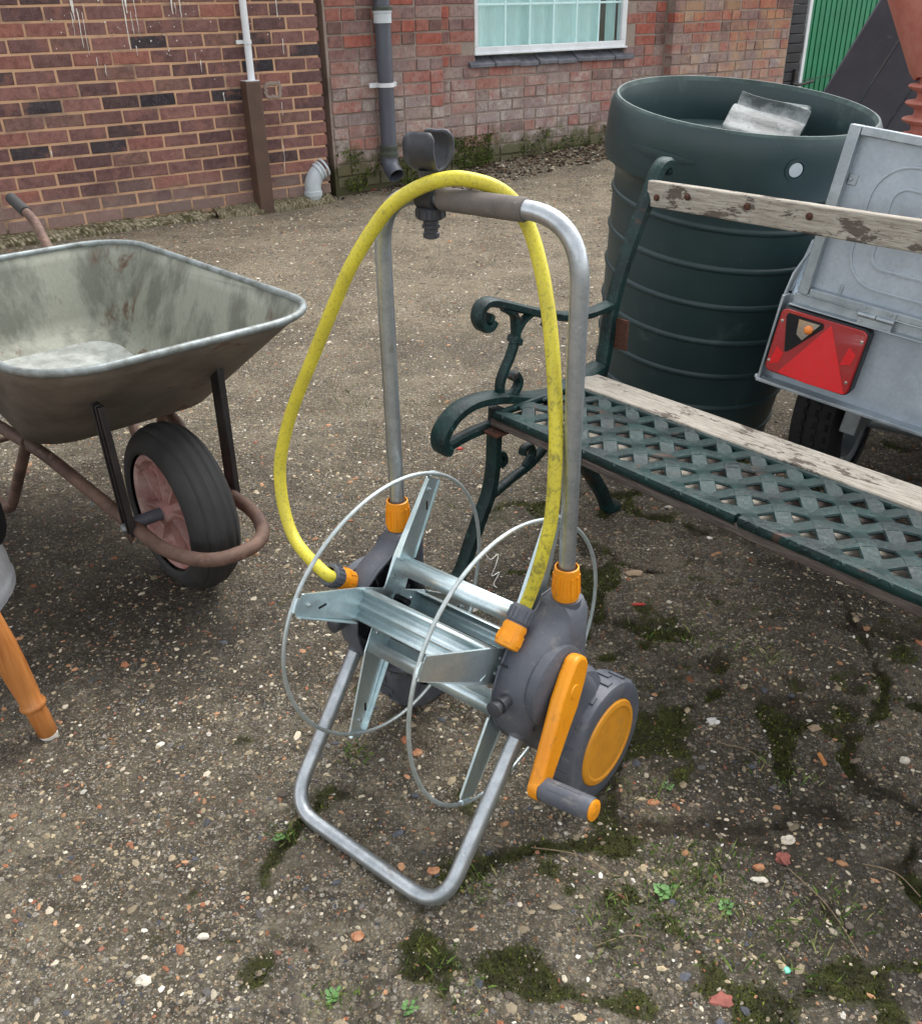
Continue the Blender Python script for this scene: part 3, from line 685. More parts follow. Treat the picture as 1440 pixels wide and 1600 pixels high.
mb.box(((W0 + W1) / 2, .087, .31), (W1 - W0 + .002, .16, .92)); mb.box(((W0 + W1) / 2, .087, 2.4), (W1 - W0 + .002, .16, .55))
mb.build('mortar_bed', OLDMORTAR, WR, False)
# window
WI = thing('window', 'white plastic framed window with small panes and pale aqua curtains behind', 'window', matrix=WR.matrix_world @ Matrix.Translation((W0, .03, .862)))
ww, wh = W1 - W0, 1.24
mb = MB(); t_ = .055
mb.box((ww / 2, 0, t_ / 2), (ww, .06, t_)); mb.box((ww / 2, 0, wh - t_ / 2), (ww, .06, t_))
for xx in (t_ / 2 - .012, ww - t_ / 2): mb.box((xx, 0, wh / 2), (t_ if xx > .1 else t_ - .02, .06, wh - 2 * t_))
mb.build('window_frame', UPVC, WI, bevel=.006)
MB().box((ww / 2, -.022, .006), (ww + .02, .05, .014)).build('drip_rail', UPVC, WI, bevel=.003)
gx0, gx1, gz0, gz1 = .035, ww - .055, .055, wh - .055
ncx, ncz = 6, 4; ux = [gx0 + .03 + (gx1 - gx0 - .03) * i / ncx for i in range(ncx + 1)]; ux[0] = gx0
uz = [gz0 + (gz1 - gz0) * i / ncz for i in range(ncz + 1)]
for i in range(1, ncx): MB().box((ux[i], -.004, (gz0 + gz1) / 2), (.017, .010, gz1 - gz0)).build('glazing_bar', AQUA, WI, bevel=.002)
for i in range(1, ncz): MB().box(((gx0 + gx1) / 2, -.0035, uz[i]), (gx1 - gx0, .007, .015)).build('glazing_bar', AQUA, WI, bevel=.002)
for i in range(ncx):
    for k in range(ncz): MB().box(((ux[i] + ux[i + 1]) / 2, .0, (uz[k] + uz[k + 1]) / 2), (ux[i + 1] - ux[i], .004, uz[k + 1] - uz[k])).build('pane', GLASS, WI, False)
mb = MB(); V = []; n = 170
for i in range(n + 1):
    x_ = gx0 + (gx1 - gx0 - .20) * i / n; yv = .048 + .018 * math.sin(x_ * 42 + 1.5 * math.sin(x_ * 9)); V += [(x_, yv, .02), (x_, yv, wh)]
mb.add(V, [(2 * i, 2 * i + 2, 2 * i + 3, 2 * i + 1) for i in range(n)]); mb.build('curtain', CURTAIN, WI, fix=False)
mb = MB(); V = []
for i in range(41):
    x_ = gx1 - .11 + .10 * i / 40; yv = .055 + .010 * math.sin(i * .9); V += [(x_, yv, .02), (x_, yv, wh)]
mb.add(V, [(2 * i, 2 * i + 2, 2 * i + 3, 2 * i + 1) for i in range(40)]); mb.build('curtain', CURTAIN, WI, fix=False)
mb = MB(); mb.box((ww / 2, .9, wh / 2), (ww + .4, .02, wh + .4)); mb.box((ww / 2, .55, -.12), (ww + .4, .7, .02)); mb.box((ww / 2, .55, wh + .12), (ww + .4, .7, .02)); mb.box((-.15, .55, wh / 2), (.02, .7, wh + .3)); mb.box((ww + .15, .55, wh / 2), (.02, .7, wh + .3))
mb.build('room_lining', CREAMP, WI, False)
# sloping sill of blue-black tiles
SI = thing('window_sill', 'sloping sill of dark blue-grey tiles under the white window', 'sill', matrix=WR.matrix_world @ Matrix.Translation((0, 0, 0)))
us = [1.235, 1.475, 1.715, 1.915, 2.105, 2.315, 2.525, 2.735, 2.955]
for i in range(len(us) - 1):
    a, b = us[i] + .003, us[i + 1] - .003; zz = .800 + (rnd.random() - .5) * .010; yo = -.03 + (rnd.random() - .5) * .008
    MB().prism([(yo, 0), (.07, .052), (.07, .02), (yo, -.028)], lambda p, q, t: Vector((t, p, zz + q)), a, b).build('sill_tile', BLUESILL, SI, bevel=.004)
# downpipe
D = thing('downpipe', 'dark grey drainpipe with white clip ending above the gully', 'drainpipe', matrix=WR.matrix_world @ Matrix.Translation((.40, -.16, 0)))
MB().cyl((0, 0, .26), (0, 0, 2.7), .055, 28).build('pipe', CIRON, D)
mb = MB(); mb.lathe([(.056, 0), (.062, 0), (.062, .06), (.066, .062), (.066, .075), (.056, .078)], (0, 0, 1.10), n=28); mb.build('collar', LGREY, D)
mb = MB(); mb.lathe([(.056, .0), (.068, .0), (.069, .02), (.06, .024)], (0, 0, 1.175), n=28); mb.build('collar_rim', MOSSY, D)
mb = MB(); mb.lathe([(.056, -.014), (.061, -.014), (.061, .014), (.056, .014)], (0, 0, .715), n=28); mb.box((-.08, .03, .715), (.07, .012, .03)); mb.box((.085, .03, .715), (.04, .012, .03)); mb.build('pipe_clip', UPVC, D)
mb = MB(); mb.lathe([(.056, .24), (.066, .24), (.066, .265), (.062, .27), (.062, .29), (.066, .295), (.066, .315), (.056, .32)], n=28); mb.build('socket', MOSSY, D)
mb = MB(); mb.tube(crom([(0, 0, .30), (0, 0, .22), (0, -.02, .17), (0, -.06, .135), (0, -.085, .115)], 5), .058, 24, cap=False); o = mb.build('shoe', CIRON, D, solid=.006)
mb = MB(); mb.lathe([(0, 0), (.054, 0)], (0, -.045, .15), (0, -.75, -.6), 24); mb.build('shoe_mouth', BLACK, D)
# loose grey elbow pipe
E_ = thing('elbow_pipe', 'pale grey plastic elbow pipe standing loose beside the brown boxing', 'pipe', loc=(-.985, 6.70, 0), rz=R(33.9))
pts = [(0, 0, -.01), (0, 0, .10)] + [(.13 * (1 - math.cos(a)), 0, .10 + .13 * math.sin(a)) for a in [R(q) for q in range(8, 66, 8)]]
mb = MB(); mb.tube(pts, .055, 24, cap=False); mb.build('pipe', LGREY, E_, solid=.006)
mb = MB(); mb.lathe([(.056, .055), (.064, .055), (.065, .085), (.057, .088)], n=24)
for q in (-.03, .0, .03):
    a = R(64); c = Vector((.13 * (1 - math.cos(a)), 0, .10 + .13 * math.sin(a))); d = Vector((math.sin(a), 0, math.cos(a))); mb.lathe([(.056, -.008), (.064, -.006), (.064, .006), (.056, .008)], c + d * q, d, 24)
mb.build('socket_rings', LGREY, E_)
# debris and litter by the gully
x = rng.normal(-.62, .22, 260); y = 7.0 + (x + .75) * .55 + rng.normal(0, .08, 260)
scatter('gully_rubble', x, y, .006 + .018 * rng.random(260) ** 2, 'rubble, leaves and scraps heaped by the drain gully', flat=(.4, .9), sink=.2, pal=np.array([S(*c)[:3] for c in ((70, 60, 50), (150, 80, 66), (200, 190, 175), (96, 84, 66), (52, 46, 40))]), pw=np.array([.4, .1, .1, .2, .2]))
n = 2600; u_ = rng.random(n) * 2.9 + .6; o_ = rng.random(n) ** 1.4 * .62
x = -.891 + u_ * math.cos(yawR) + o_ * math.sin(yawR); y = 7.05 + u_ * math.sin(yawR) - o_ * math.cos(yawR)
scatter('leaf_mould', x, y, .006 + .014 * rng.random(n) ** 2, 'brown leaf mould and grit swept along the foot of the old wall', flat=(.2, .6), sink=.25, pal=np.array([S(*c)[:3] for c in ((66, 50, 36), (84, 66, 46), (52, 42, 32), (200, 188, 164), (110, 92, 66))]), pw=np.array([.32, .27, .22, .07, .12]))
# moss clumps at the wall foot
n = 9000; u_ = np.concatenate([rng.random(n // 3) * .95, .945 + rng.random(n // 3) * .5, 1.4 + rng.random(n - 2 * (n // 3)) * 1.6]); yy_ = np.where(u_ < .945, -.095, -.004)
zz_ = .02 + .28 * rng.random(n) ** 1.6
cl = fbm(u_ * 7, zz_ * 7 + 3, 3); k_ = cl > .52; u_, yy_, zz_ = u_[k_], yy_[k_] - .01 * rng.random(k_.sum()), zz_[k_]
P = []
m_ = len(u_); s_m = .008 + .010 * rng.random(m_)
b3 = np.stack([u_, yy_, zz_], 1)[:, None, :] + (rng.random((m_, 3, 3)) - .5) * s_m[:, None, None] * np.array([2, 1.2, 2])
cc = np.array([S(*q)[:3] for q in ((70, 84, 34), (96, 108, 48), (52, 58, 30))])[rng.integers(0, 3, m_)] * (.7 + .6 * rng.random((m_, 1)))
o = fast_mesh('wall_moss', b3.reshape(-1, 3), np.arange(m_ * 3).reshape(-1, 3), GREEN, {'Col': np.repeat(cc, 3, 0)}, False, WR); o['kind'] = 'stuff'

# black post, white edge and green boarded door beyond
P_ = thing('tarred_door_post', 'rough black painted brick edge between the old wall and the green door', 'post', matrix=WR.matrix_world @ Matrix.Translation((4.92, -.02, 0)))
mb = MB()
for k in range(32): w_ = .235 + (rnd.random() - .5) * .03; mb.box((w_ / 2 + .004, 0.02, .12 + PR * k), (w_, .17, PR - .002))
mb.build('post_blocks', TARBLACK, P_, bevel=.008)
mb = MB(); mb.cyl((.16, -.08, .44), (.16, -.08, .60), .014, 10); mb.tube(crom([(.14, -.08, .47), (.24, -.1, .46), (.36, -.11, .475), (.42, -.11, .48)], 4), .013, 8); mb.build('latch_arm', BLACKM, P_)
T = thing('green_door', 'door of narrow bright green vertical boards behind the water butt', 'door', matrix=WR.matrix_world @ Matrix.Translation((5.165, 0.02, .12)))
MB().box((.045, -.05, 1.15), (.045, .1, 2.3)).build('frame', UPVC, T, bevel=.004)
for i in range(16):
    MB().box((.070 + .083 * i + .032, 0.0, 1.15), (.064, .03, 2.26)).build('board', GREENDOOR, T, bevel=.004)
MB().box((.06 + .66, .03, 1.15), (1.36, .02, 2.26)).build('backing', BLACK, T, False)
mb = MB(); mb.tube(crom([(.0, -.06, .36), (.25, -.05, .37), (.5, -.04, .385), (.7, -.02, .39)], 5), .004, 6); mb.build('wire', BLACKM, T)

# ------------------------------------------------------------------ hose reel
RA = R(-39.9); RO = Vector((-.0224, 1.203, 0))
HR = thing('hose_reel_cart', 'metal garden hose reel cart with grey and amber plastic sides and zinc rings', 'hose reel', loc=RO, rz=RA)
tr = .0125
hp = rounded([(-.170, .072, .44), (-.170, .072, .972), (.170, .072, .972), (.170, .072, .44)], .085, 10)
MB().tube(hp, tr, 20).build('handle_tube', STEEL, HR)
MB().tube([(-.055, .072, .9715), (.085, .072, .9715)], .0155, 24).build('handle_grip', GRIP, HR, bevel=.002)
fp = rounded([(-.172, -.03, .255), (-.166, -.228, .0127), (.166, -.228, .0127), (.172, -.03, .255)], .06, 8)
MB().tube(fp, tr, 20).build('stand_tube', STEEL, HR)
OUT = [(.050, .420), (.047, .412), (.038, .404), (.015, .394), (-.012, .384), (-.035, .369), (-.055, .345), (-.067, .318), (-.071, .29), (-.063, .256), (-.047, .228), (-.030, .206), (-.008, .180), (.02, .158), (.05, .138), (.08, .126), (.11, .122), (.14, .132), (.158, .152), (.165, .182), (.155, .212), (.132, .242), (.112, .262), (.100, .285), (.096, .32), (.097, .36), (.097, .420)]
def housing(sg):
    H_ = MB(); fr = lambda a, b, t: Vector((sg * t, a, b))
    # dished shell: outer face domed, open inside
    cxm, czm = .045, .28; rings = [(1.0, .140), (1.0, .166), (.965, .184), (.88, .196), (.6, .2035), (.25, .205)]
    n = len(OUT); V = []
    for k, (s, t) in enumerate(rings):
        for a, b in OUT: V.append(fr(cxm + (a - cxm) * s, czm + (b - czm) * s, t))
    F_ = [(k * n + i, k * n + (i + 1) % n, (k + 1) * n + (i + 1) % n, (k + 1) * n + i) for k in range(len(rings) - 1) for i in range(n)] + [tuple((len(rings) - 1) * n + i for i in range(n))]
    H_.add(V, F_)
    o = H_.build('side_housing', GPLAST, HR, solid=.004, angle=50)
    mb = MB()   # neck socket, disc face, wheel lobe
    mb.lathe([(.019, .37), (.0235, .395), (.0235, .420), (.014, .421)], (sg * .170, .072, 0), n=24)
    mb.lathe([(.017, 0), (.017, .05), (.014, .06)], (sg * .171, -.012, .277), (0, -.63, -.77), 20)
    mb.lathe([(.064, .192), (.064, .2065), (.061, .2085), (.04, .2125), (.024, .216), (0, .216)], (0, .004, .312), (sg, 0, 0), 56)
    mb.lathe([(.080, .16), (.080, .184), (.074, .195), (.05, .203), (0, .206)], (0, .082, .198), (sg, 0, 0), 48)
    mb.build('housing_disc', GPLAST, o, angle=30)
    m2 = MB(); seam = [Vector((sg * .1415, cxm + (a - cxm) * 1.012, czm + (b - czm) * 1.012)) for a, b in OUT]; m2.tube(seam, .0022, 8, closed=True); m2.build('rim_bead', GPLAST, o)
    m2 = MB()
    for a_, b_ in ((-.045, .26), (.075, .385), (.02, .19)): m2.lathe([(.005, .004), (.005, -.001), (.0035, -.0015), (.0035, .0005), (0, .0005)], (sg * .199, a_, b_), (-sg, 0, 0), 14)
    m2.each('screw', DPLAST, o)
    mb = MB(); mb.lathe([(.0, .15), (.066, .15)], (0, .004, .306), (sg, 0, 0), 40)
    for q in range(10):
        a = q * math.pi / 5; mb.bar(Vector((sg * .147, 0, .318)) + Vector((0, math.cos(a), math.sin(a))) * .02, Vector((sg * .147, 0, .318)) + Vector((0, math.cos(a), math.sin(a))) * .064, .003, .012, (1, 0, 0))
    mb.build('ribbed_inside', BLACKP, o)
    # collar of the handle tube
    c = MB(); prof = [(.0160, .474), (.0182, .473), (.0190, .467), (.0208, .432), (.0198, .421), (.0145, .419)]
    c.lathe(prof, (sg * .170, .072, 0), n=32)
    for q in range(12):
        a = q * math.pi / 6; d = Vector((math.cos(a), math.sin(a), 0)); p = Vector((sg * .170, .072, 0)) + d * .0195
        c.bar(p + Vector((0, 0, .429)) + d * .0010, p + Vector((0, 0, .462)) - d * .0006, .004, .003, d)
    c.build('tube_collar', ORANGE, HR, angle=40)
    # wheel
    wt = MB(); u0, u1 = .160, .222; rw = .110; wc = (0, .142, .110)
    wt.lathe([(.06, u0), (.096, u0), (.105, u0 + .003), (rw, u0 + .010), (rw, u1 - .012), (.107, u1 - .003), (.1015, u1), (.0795, u1), (.0775, u1 - .005)], wc, (sg, 0, 0), 64)
    for q in range(30):
        a = q * 2 * math.pi / 30; d = Vector((0, math.cos(a), math.sin(a))); wt.box(Vector(wc) + d * rw + Vector((sg * ((u0 + u1) / 2 + (.008 if q % 2 else -.006)), 0, 0)), (.026, .014, .005), Matrix.Rotation(a - math.pi / 2, 3, 'X'))
    w = wt.build('wheel', GPLAST, HR, angle=30)
    hb = MB(); hb.lathe([(.0785, u1 - .006), (.0785, u1 + .0), (.076, u1 + .003), (.068, u1 + .0045), (.064, u1 + .0025), (.03, u1 + .0035), (0, u1 + .004)], wc, (sg, 0, 0), 56); hb.build('hub_cap', ORANGE2, w, angle=25)
    ib = MB(); ib.lathe([(.0, u0 + .012), (.078, u0 + .012), (.082, u0)], wc, (sg, 0, 0), 40)
    for q in range(8):
        a = q * math.pi / 4; d = Vector((0, math.cos(a), math.sin(a))); ib.bar(Vector(wc) + d * .015 + Vector((sg * (u0 + .006), 0, 0)), Vector(wc) + d * .08 + Vector((sg * (u0 + .006), 0, 0)), .003, .012, (1, 0, 0))
    ib.build('wheel_inside', BLACKP, w)
    # storage peg at the front of the housing
    mb = MB(); mb.lathe([(.010, 0), (.010, .018), (.013, .019), (.013, .023), (.0095, .024), (.0095, .030), (.0125, .031), (.0125, .036), (.0085, .038), (0, .039)], (sg * .166, -.064, .312), (0, -1, .05), 24)
    mb.build('peg', DPLAST, HR)
    return o
housing(-1); housing(1)
# crank
def crank():
    p0, p1 = Vector((.222, 0, .318)), Vector((.236, -.088, .208)); d = (p1 - p0); L = d.length; d.normalize(); q = d.cross(Vector((1, 0, 0))).normalized(); nrm = q.cross(d)
    if nrm.x < 0: nrm = -nrm
    poly = []
    for i in range(13): a = math.pi * i / 12; poly.append((-.036 - .018 * math.sin(a) * 1.0 + .0, (.024 * math.cos(a))))
    poly += [(-.02, -.0275), (.02, -.0300), (.06, -.0250), (L - .02, -.0195)]
    for i in range(9): a = math.pi * i / 8; poly.append((L + .014 * math.sin(a), -.0185 * math.cos(a)))
    poly += [(L - .02, .0195), (.06, .0250), (.02, .0300), (-.02, .0275)]
    mb = MB(); mb.prism(poly, lambda a, b, t: p0 + d * a + q * b + nrm * t, -.006, .016); o = mb.build('crank_arm', ORANGE, HR, bevel=.006, seg=3)
    mb = MB(); mb.lathe([(.0, .0175), (.010, .0175), (.0115, .016), (.0115, .013)], p0, nrm, 28); mb.build('crank_cap', ORANGE, o)
    a, b = Vector((.248, -.090, .206)), Vector((.334, -.090, .218)); e = (b - a).normalized(); LL = (b - a).length
    mb = MB(); mb.lathe([(.012, 0), (.0175, .0), (.0175, LL - .006), (.0165, LL - .001)], a, e, 32)
    for k in range(5):
        an = R(40 + k * 40); x_ = e.orthogonal().normalized(); y_ = e.cross(x_); dd = x_ * math.cos(an) + y_ * math.sin(an); mb.bar(a + e * .016 + dd * .0172, a + e * (LL - .02) + dd * .0172, .0018, .0015, dd)
    k = mb.build('crank_knob', GPLAST, o)
    mb = MB(); mb.lathe([(.0155, LL - .002), (.0155, LL + .001), (.013, LL + .0025), (0, LL + .003)], a, e, 32); mb.build('knob_cap', ORANGE, k)
    mb = MB(); mb.lathe([(.0185, -.014), (.0195, -.004), (.0185, .002)], a, e, 32); mb.build('knob_collar', ORANGE, k)
crank()
mb = MB(); mb.cyl((-.15, 0, .318), (.15, 0, .318), .011, 16); mb.build('axle', BLACKP, HR)
# drum frames, arms, rings, corrugated rails
AX = Vector((0, 0, .318))
def vec(u, v, w): return Vector((u, v, w + .318))
def pol(u, r, a, tg=0.0): return Vector((u, math.cos(a) * r - math.sin(a) * tg, .318 + math.sin(a) * r + math.cos(a) * tg))
for sg in (-1, 1):
    cr = MB(); cr.lathe([(0, 0), (.055, 0), (.055, .002), (0, .002)], AX + Vector((sg * .133, 0, 0)), (sg, 0, 0), 4, xdir=(0, math.cos(R(61)), math.sin(R(61)))); plate = cr.build('hub_plate', ZINC, HR, False)
    for k in range(4):
        a = R(61 + 90 * k); m = MB()
        ub, ut = sg * .131, sg * .121; w0, w1 = .028, .0175
        A0, A1, B0, B1 = pol(ub, .02, a, -w0), pol(ub, .02, a, w0), pol(ut, .226, a, -w1), pol(ut, .226, a, w1)
        mid0, mid1 = pol(ub, .085, a, -w0), pol(ub, .085, a, w0)
        m.add([A0, A1, mid1, B1, B0, mid0], [(0, 1, 2, 3, 4, 5)])
        # folded lip on one long edge, facing inwards
        l0, l1 = pol(ub - sg * .013, .085, a, w0 + .001), pol(ut - sg * .007, .222, a, w1 + .001)
        m.add([mid1, B1, l1, l0], [(0, 1, 2, 3)])
        l2, l3 = pol(ub - sg * .003, .085, a, -w0), pol(ut - sg * .003, .222, a, -w1)
        m.add([mid0, B0, l3, l2], [(0, 1, 2, 3)])
        arm = m.build('arm', ZINC, HR, smooth=False, solid=.0016)
        rv = MB()
        for rr, tt in ((.205, 0), (.05, .012), (.05, -.012)): rv.lathe([(.0035, -.003), (.0035, .001), (.0028, .0028), (0, .0032)], pol((ut if rr > .1 else ub) - sg * .001, rr, a, tt), (-sg, 0, 0), 10)
        rv.each('rivet', STEEL, arm)
        sl = MB(); sl.bar(pol(ut - sg * .0042, .172, a, -.004), pol(ut - sg * .0042, .186, a, .003), .0035, .001, (1, 0, 0)); sl.build('slot', BLACK, arm, False)
    # ring
    rw_ = .232; pts = []
    for i in range(96):
        t = 2 * math.pi * i / 96; wob = .004 * math.sin(3 * t + sg) + .003 * math.sin(2 * t + 1.3)
        pts.append(Vector((sg * .1205 + .003 * math.sin(2 * t + sg), math.cos(t) * (rw_ + wob), .318 + math.sin(t) * (rw_ + wob * .8))))
    MB().tube(pts, .0033, 10, closed=True).build('rim_ring', RINGST, HR)
    for k in range(4):
        a = R(61 + 90 * k); m = MB(); m.tube([pol(sg * .1205, .2325, a, -.011), pol(sg * .1205, .2335, a, 0), pol(sg * .1205, .2325, a, .011)], .0048, 8); m.build('ring_clip', ZINC, HR)
for k in range(4):
    a = R(61 + 90 * k); m = MB(); prof = []
    hw = .024
    for i in range(25):
        t = -hw + 2 * hw * i / 24; prof.append((t, .078 + .0045 * math.cos(i * 2 * math.pi / 12)))
    prof = [(-hw - .001, .060)] + prof + [(hw + .001, .060)]
    V = []; n = len(prof)
    for u in (-.130, .130):
        for t, r in prof: V.append(pol(u, r, a, t))
    m.add(V, [(i, i + 1, n + i + 1, n + i) for i in range(n - 1)]); m.build('drum_rail', ZINC, HR, solid=.0012, angle=50)
mb = MB()
for tx in (-.125, -.118):
    mb.cyl((tx, .01, .33), (tx + .022, .01, .33), .006, 10); mb.cyl((tx, -.015, .326), (tx + .018, -.015, .326), .006, 10)
mb.each('pin', BLACKP, HR)
# hose connectors
def connector(name_parent, base, dirv):
    b, d = Vector(base), Vector(dirv).normalized(); m = MB()
    m.lathe([(.011, -.006), (.0185, -.004), (.020, .004), (.0195, .012), (.0175, .020), (.0188, .026), (.017, .032), (.010, .033)], b, d, 32)
    for q in range(6):
        a = q * math.pi / 3; x_ = d.orthogonal().normalized(); y_ = d.cross(x_); dd = x_ * math.cos(a) + y_ * math.sin(a); m.bar(b + dd * .019 + d * .002, b + dd * .0178 + d * .018, .008, .004, dd)
    m.build('connector_body', ORANGE, name_parent)
    m = MB(); m.lathe([(.014, .026), (.0165, .028), (.0165, .034), (.0185, .036), (.0185, .056), (.0172, .060), (.0125, .0605), (.0115, .055)], b, d, 36)
    for q in range(16):
        a = q * math.pi / 8; x_ = d.orthogonal().normalized(); y_ = d.cross(x_); dd = x_ * math.cos(a) + y_ * math.sin(a); m.bar(b + dd * .0184 + d * .038, b + dd * .0184 + d * .055, .003, .003, dd)
    m.build('connector_nut', GPLAST, name_parent)
    return b + d * .05
# gun holder clipped on the handle
GH = MB(); cxh = Vector((-.075, .072, .9715))
hd = thing('spray_gun_holder', 'dark grey C-shaped clip with a tap connector fixed on the reel handle', 'clip', matrix=HR.matrix_basis @ Matrix.Translation(cxh))
m = MB(); m.lathe([(.0138, -.014), (.0185, -.014), (.0185, .014), (.0138, .014)], (0, 0, 0), (1, 0, 0), 28); m.build('clamp', DPLAST, hd)
m = MB(); m.lathe([(.0095, .012), (.0115, .02), (.0145, .028), (.016, .036)], (0, 0, 0), (0, 0, 1), 20); m.build('neck', DPLAST, hd)
ca = Vector((0.0, 0, .066)); w_c = .027; m = MB(); V = []; nA = 30
for i in range(nA + 1):
    a = R(-90 - 128 + 256 * i / nA); fl = .026 - .0045 * abs(i / nA - .5) * 2
    wl_ = w_c * (1.0 if abs(i / nA - .5) < .44 else 1 - (abs(i / nA - .5) - .44) * 4.5) * (.72 + .28 * min(1, abs(i / nA - .5) * 4))
    for yy, ro in ((-1, 0), (-.5, .0015), (0, 0), (.5, .0015), (1, 0)):
        V.append(ca + Vector((math.cos(a) * (.0265 + ro), yy * wl_, math.sin(a) * (.0335 + ro))))
m.add(V, [(i * 5 + j, (i + 1) * 5 + j, (i + 1) * 5 + j + 1, i * 5 + j + 1) for i in range(nA) for j in range(4)])
hc = m.build('cradle', DPLAST, hd, solid=.005, angle=60); hc.rotation_euler = (0, 0, R(96)); hc.scale = (.88, .9, .88); hc.location = (0, 0, .007)
m = MB(); m.lathe([(.015, -.012), (.0195, -.014), (.0195, -.027), (.016, -.029), (.0105, -.030), (.0105, -.035), (.0125, -.036), (.0125, -.040), (.0098, -.041), (.0098, -.046), (.0115, -.047), (.0115, -.053), (.008, -.055), (0, -.055)], (0, 0, 0), n=28)
for q in range(10):
    a = q * math.pi / 5; dd = Vector((math.cos(a), math.sin(a), 0)); m.bar(dd * .0195 + Vector((0, 0, -.015)), dd * .0195 + Vector((0, 0, -.026)), .005, .003, dd)
m.build('tap_connector', DPLAST, hd)

# hose: its own thing, ends in the two connectors
HS = thing('yellow_hose', 'short yellow garden hose looped over the reel handle with amber end connectors', 'hose', matrix=HR.matrix_basis.copy())
rb, rd_ = (.142, -.036, .383), (.0, .65, .65)
lb, ld = (-.182, -.043, .366), (.1, -.7, .6)
r_end = connector(HS, rb, rd_); l_end = connector(HS, lb, ld)
HOSE_PTS = [(0.1535, 0.018, 0.4777), (0.1605, 0.028, 0.5291), (0.1628, 0.038, 0.5772), (0.1541, 0.055, 0.6668), (0.1372, 0.072, 0.7505), (0.115, 0.088, 0.8307), (0.0899, 0.102, 0.892), (0.0618, 0.112, 0.9407), (0.0407, 0.103, 0.9741), (0.019, 0.09, 0.9915), (-0.0093, 0.072, 1.0002), (-0.0319, 0.06, 1.0006), (-0.0638, 0.045, 0.991), (-0.0975, 0.03, 0.9703), (-0.126, 0.02, 0.941), (-0.1614, -0.0, 0.8834), (-0.1977, -0.01, 0.8173), (-0.2386, -0.02, 0.7387), (-0.2838, -0.03, 0.653), (-0.3097, -0.04, 0.5831), (-0.317, -0.05, 0.5268), (-0.3006, -0.062, 0.4652), (-0.2607, -0.075, 0.424)]
hp = [tuple(r_end - Vector(rd_).normalized() * .01), tuple(r_end + Vector(rd_).normalized() * .02)] + HOSE_PTS + [tuple(l_end + Vector(ld).normalized() * .02), tuple(l_end - Vector(ld).normalized() * .01)]
MB().tube(crom(hp, 8), .0100, 20).build('hose', HOSE, HS)
# wisp of string caught on the right ring
mb = MB(); mb.tube(crom([(0.118, -0.0586, 0.5422), (0.122, -0.0495, 0.5269), (0.118, -0.0267, 0.5227), (0.122, -0.0378, 0.5107), (0.118, -0.0414, 0.4939), (0.122, -0.0289, 0.4955), (0.118, -0.037, 0.4787), (0.122, -0.0347, 0.4726)], 5), .0005, 5); o = mb.build('string', WHITE, None); o.matrix_world = HR.matrix_basis.copy(); tag(o, 'thin frayed white string caught on the right hand ring of the reel', 'string')

# ------------------------------------------------------------------ wheelbarrow
BA = math.atan2(-.743, .669)
BW = thing('wheelbarrow', 'old galvanised wheelbarrow with rusty tube frame and black tyre', 'wheelbarrow', loc=(-.65, 1.88, 0), rz=BA)
def rrect(x0, x1, y0, y1, r, z, n=8):
    out = []
    for cx_, cy_, a0 in ((x1 - r, y1 - r, 0), (x0 + r, y1 - r, 90), (x0 + r, y0 + r, 180), (x1 - r, y0 + r, 270)):
        for i in range(n + 1):
            a = R(a0 + 90 * i / n); out.append(Vector((cx_ + r * math.cos(a), cy_ + r * math.sin(a), z)))
    return out
def traysec(t):
    out = _traysec(t)
    return [Vector((p.x, p.y, p.z + t * max(0, -.25 - p.x) * .15)) for p in out]
def _traysec(t):   # 0 rim .. 1 floor
    e = t; f = lambda a, b: a + (b - a) * e
    return rrect(f(-.87, -.79), f(.172, -.25), f(-.300, -.20), f(.344, .235), f(.15, .10), f(.618, .300), 8)
levels = [traysec(t) for t in (0, .15, .3, .45, .6, .75, .88)]
last = traysec(1.0); c_m = Vector((-.52, .018, .341))
levels.append([p.lerp(c_m, .05) + Vector((0, 0, .012)) for p in traysec(.97)])
levels += [[p.lerp(c_m, q) for p in last] for q in (.13, .4, .7)]
mb = MB(); n = len(levels[0]); V = [p for L_ in levels for p in L_] + [c_m]
mb.add(V, [(k * n + i, k * n + (i + 1) % n, (k + 1) * n + (i + 1) % n, (k + 1) * n + i) for k in range(len(levels) - 1) for i in range(n)] + [((len(levels) - 1) * n + i, (len(levels) - 1) * n + (i + 1) % n, len(V) - 1) for i in range(n)])
tr_o = mb.build('tray', BARROW_OUT, BW, solid=.004, angle=60); tr_o.data.materials.append(BARROW_IN); md = tr_o.modifiers['s']; md.material_offset = 1; md.material_offset_rim = 1
SED = mottled('pale_dried_sediment', S(138, 142, 136), S(184, 188, 182), 14, .7, 0, fine=60, bump=.3, c=S(150, 120, 104), cs=12, clo=.6, chi=.72)
mb2 = MB(); sp_ = [p.lerp(c_m, .10 + .06 * math.sin(i * 2.3) * math.sin(i * .7)) + Vector((0, 0, .0045)) for i, p in enumerate(last)]
mb2.add(sp_ + [c_m + Vector((0, 0, .006))], [(i, (i + 1) % len(sp_), len(sp_)) for i in range(len(sp_))]); mb2.build('sediment', SED, BW)
mb = MB(); rimp = [p + Vector((0, 0, .002)) for p in rrect(-.873, .174, -.303, .347, .152, .618, 10)]; mb.tube(rimp, .0085, 12, closed=True); mb.build('rim', RIMSTEEL, BW)
for sg in (-1, 1):
    pass
pf = [(-1.62, .30, .648), (-1.44, .30, .60), (-1.30, .28, .525), (-1.0, .25, .40), (-.7, .215, .297), (-.33, .165, .272), (-.03, .118, .196), (.16, .115, .19), (.268, .062, .187)]
pf = pf + [(x_, -y_, z_) for x_, y_, z_ in reversed(pf)]
MB().tube(rounded(pf, [.04] * 2 + [.06] * 6 + [.07] * 2 + [.06] * 8, 6), .0155, 18).build('frame_tube', RUST, BW)
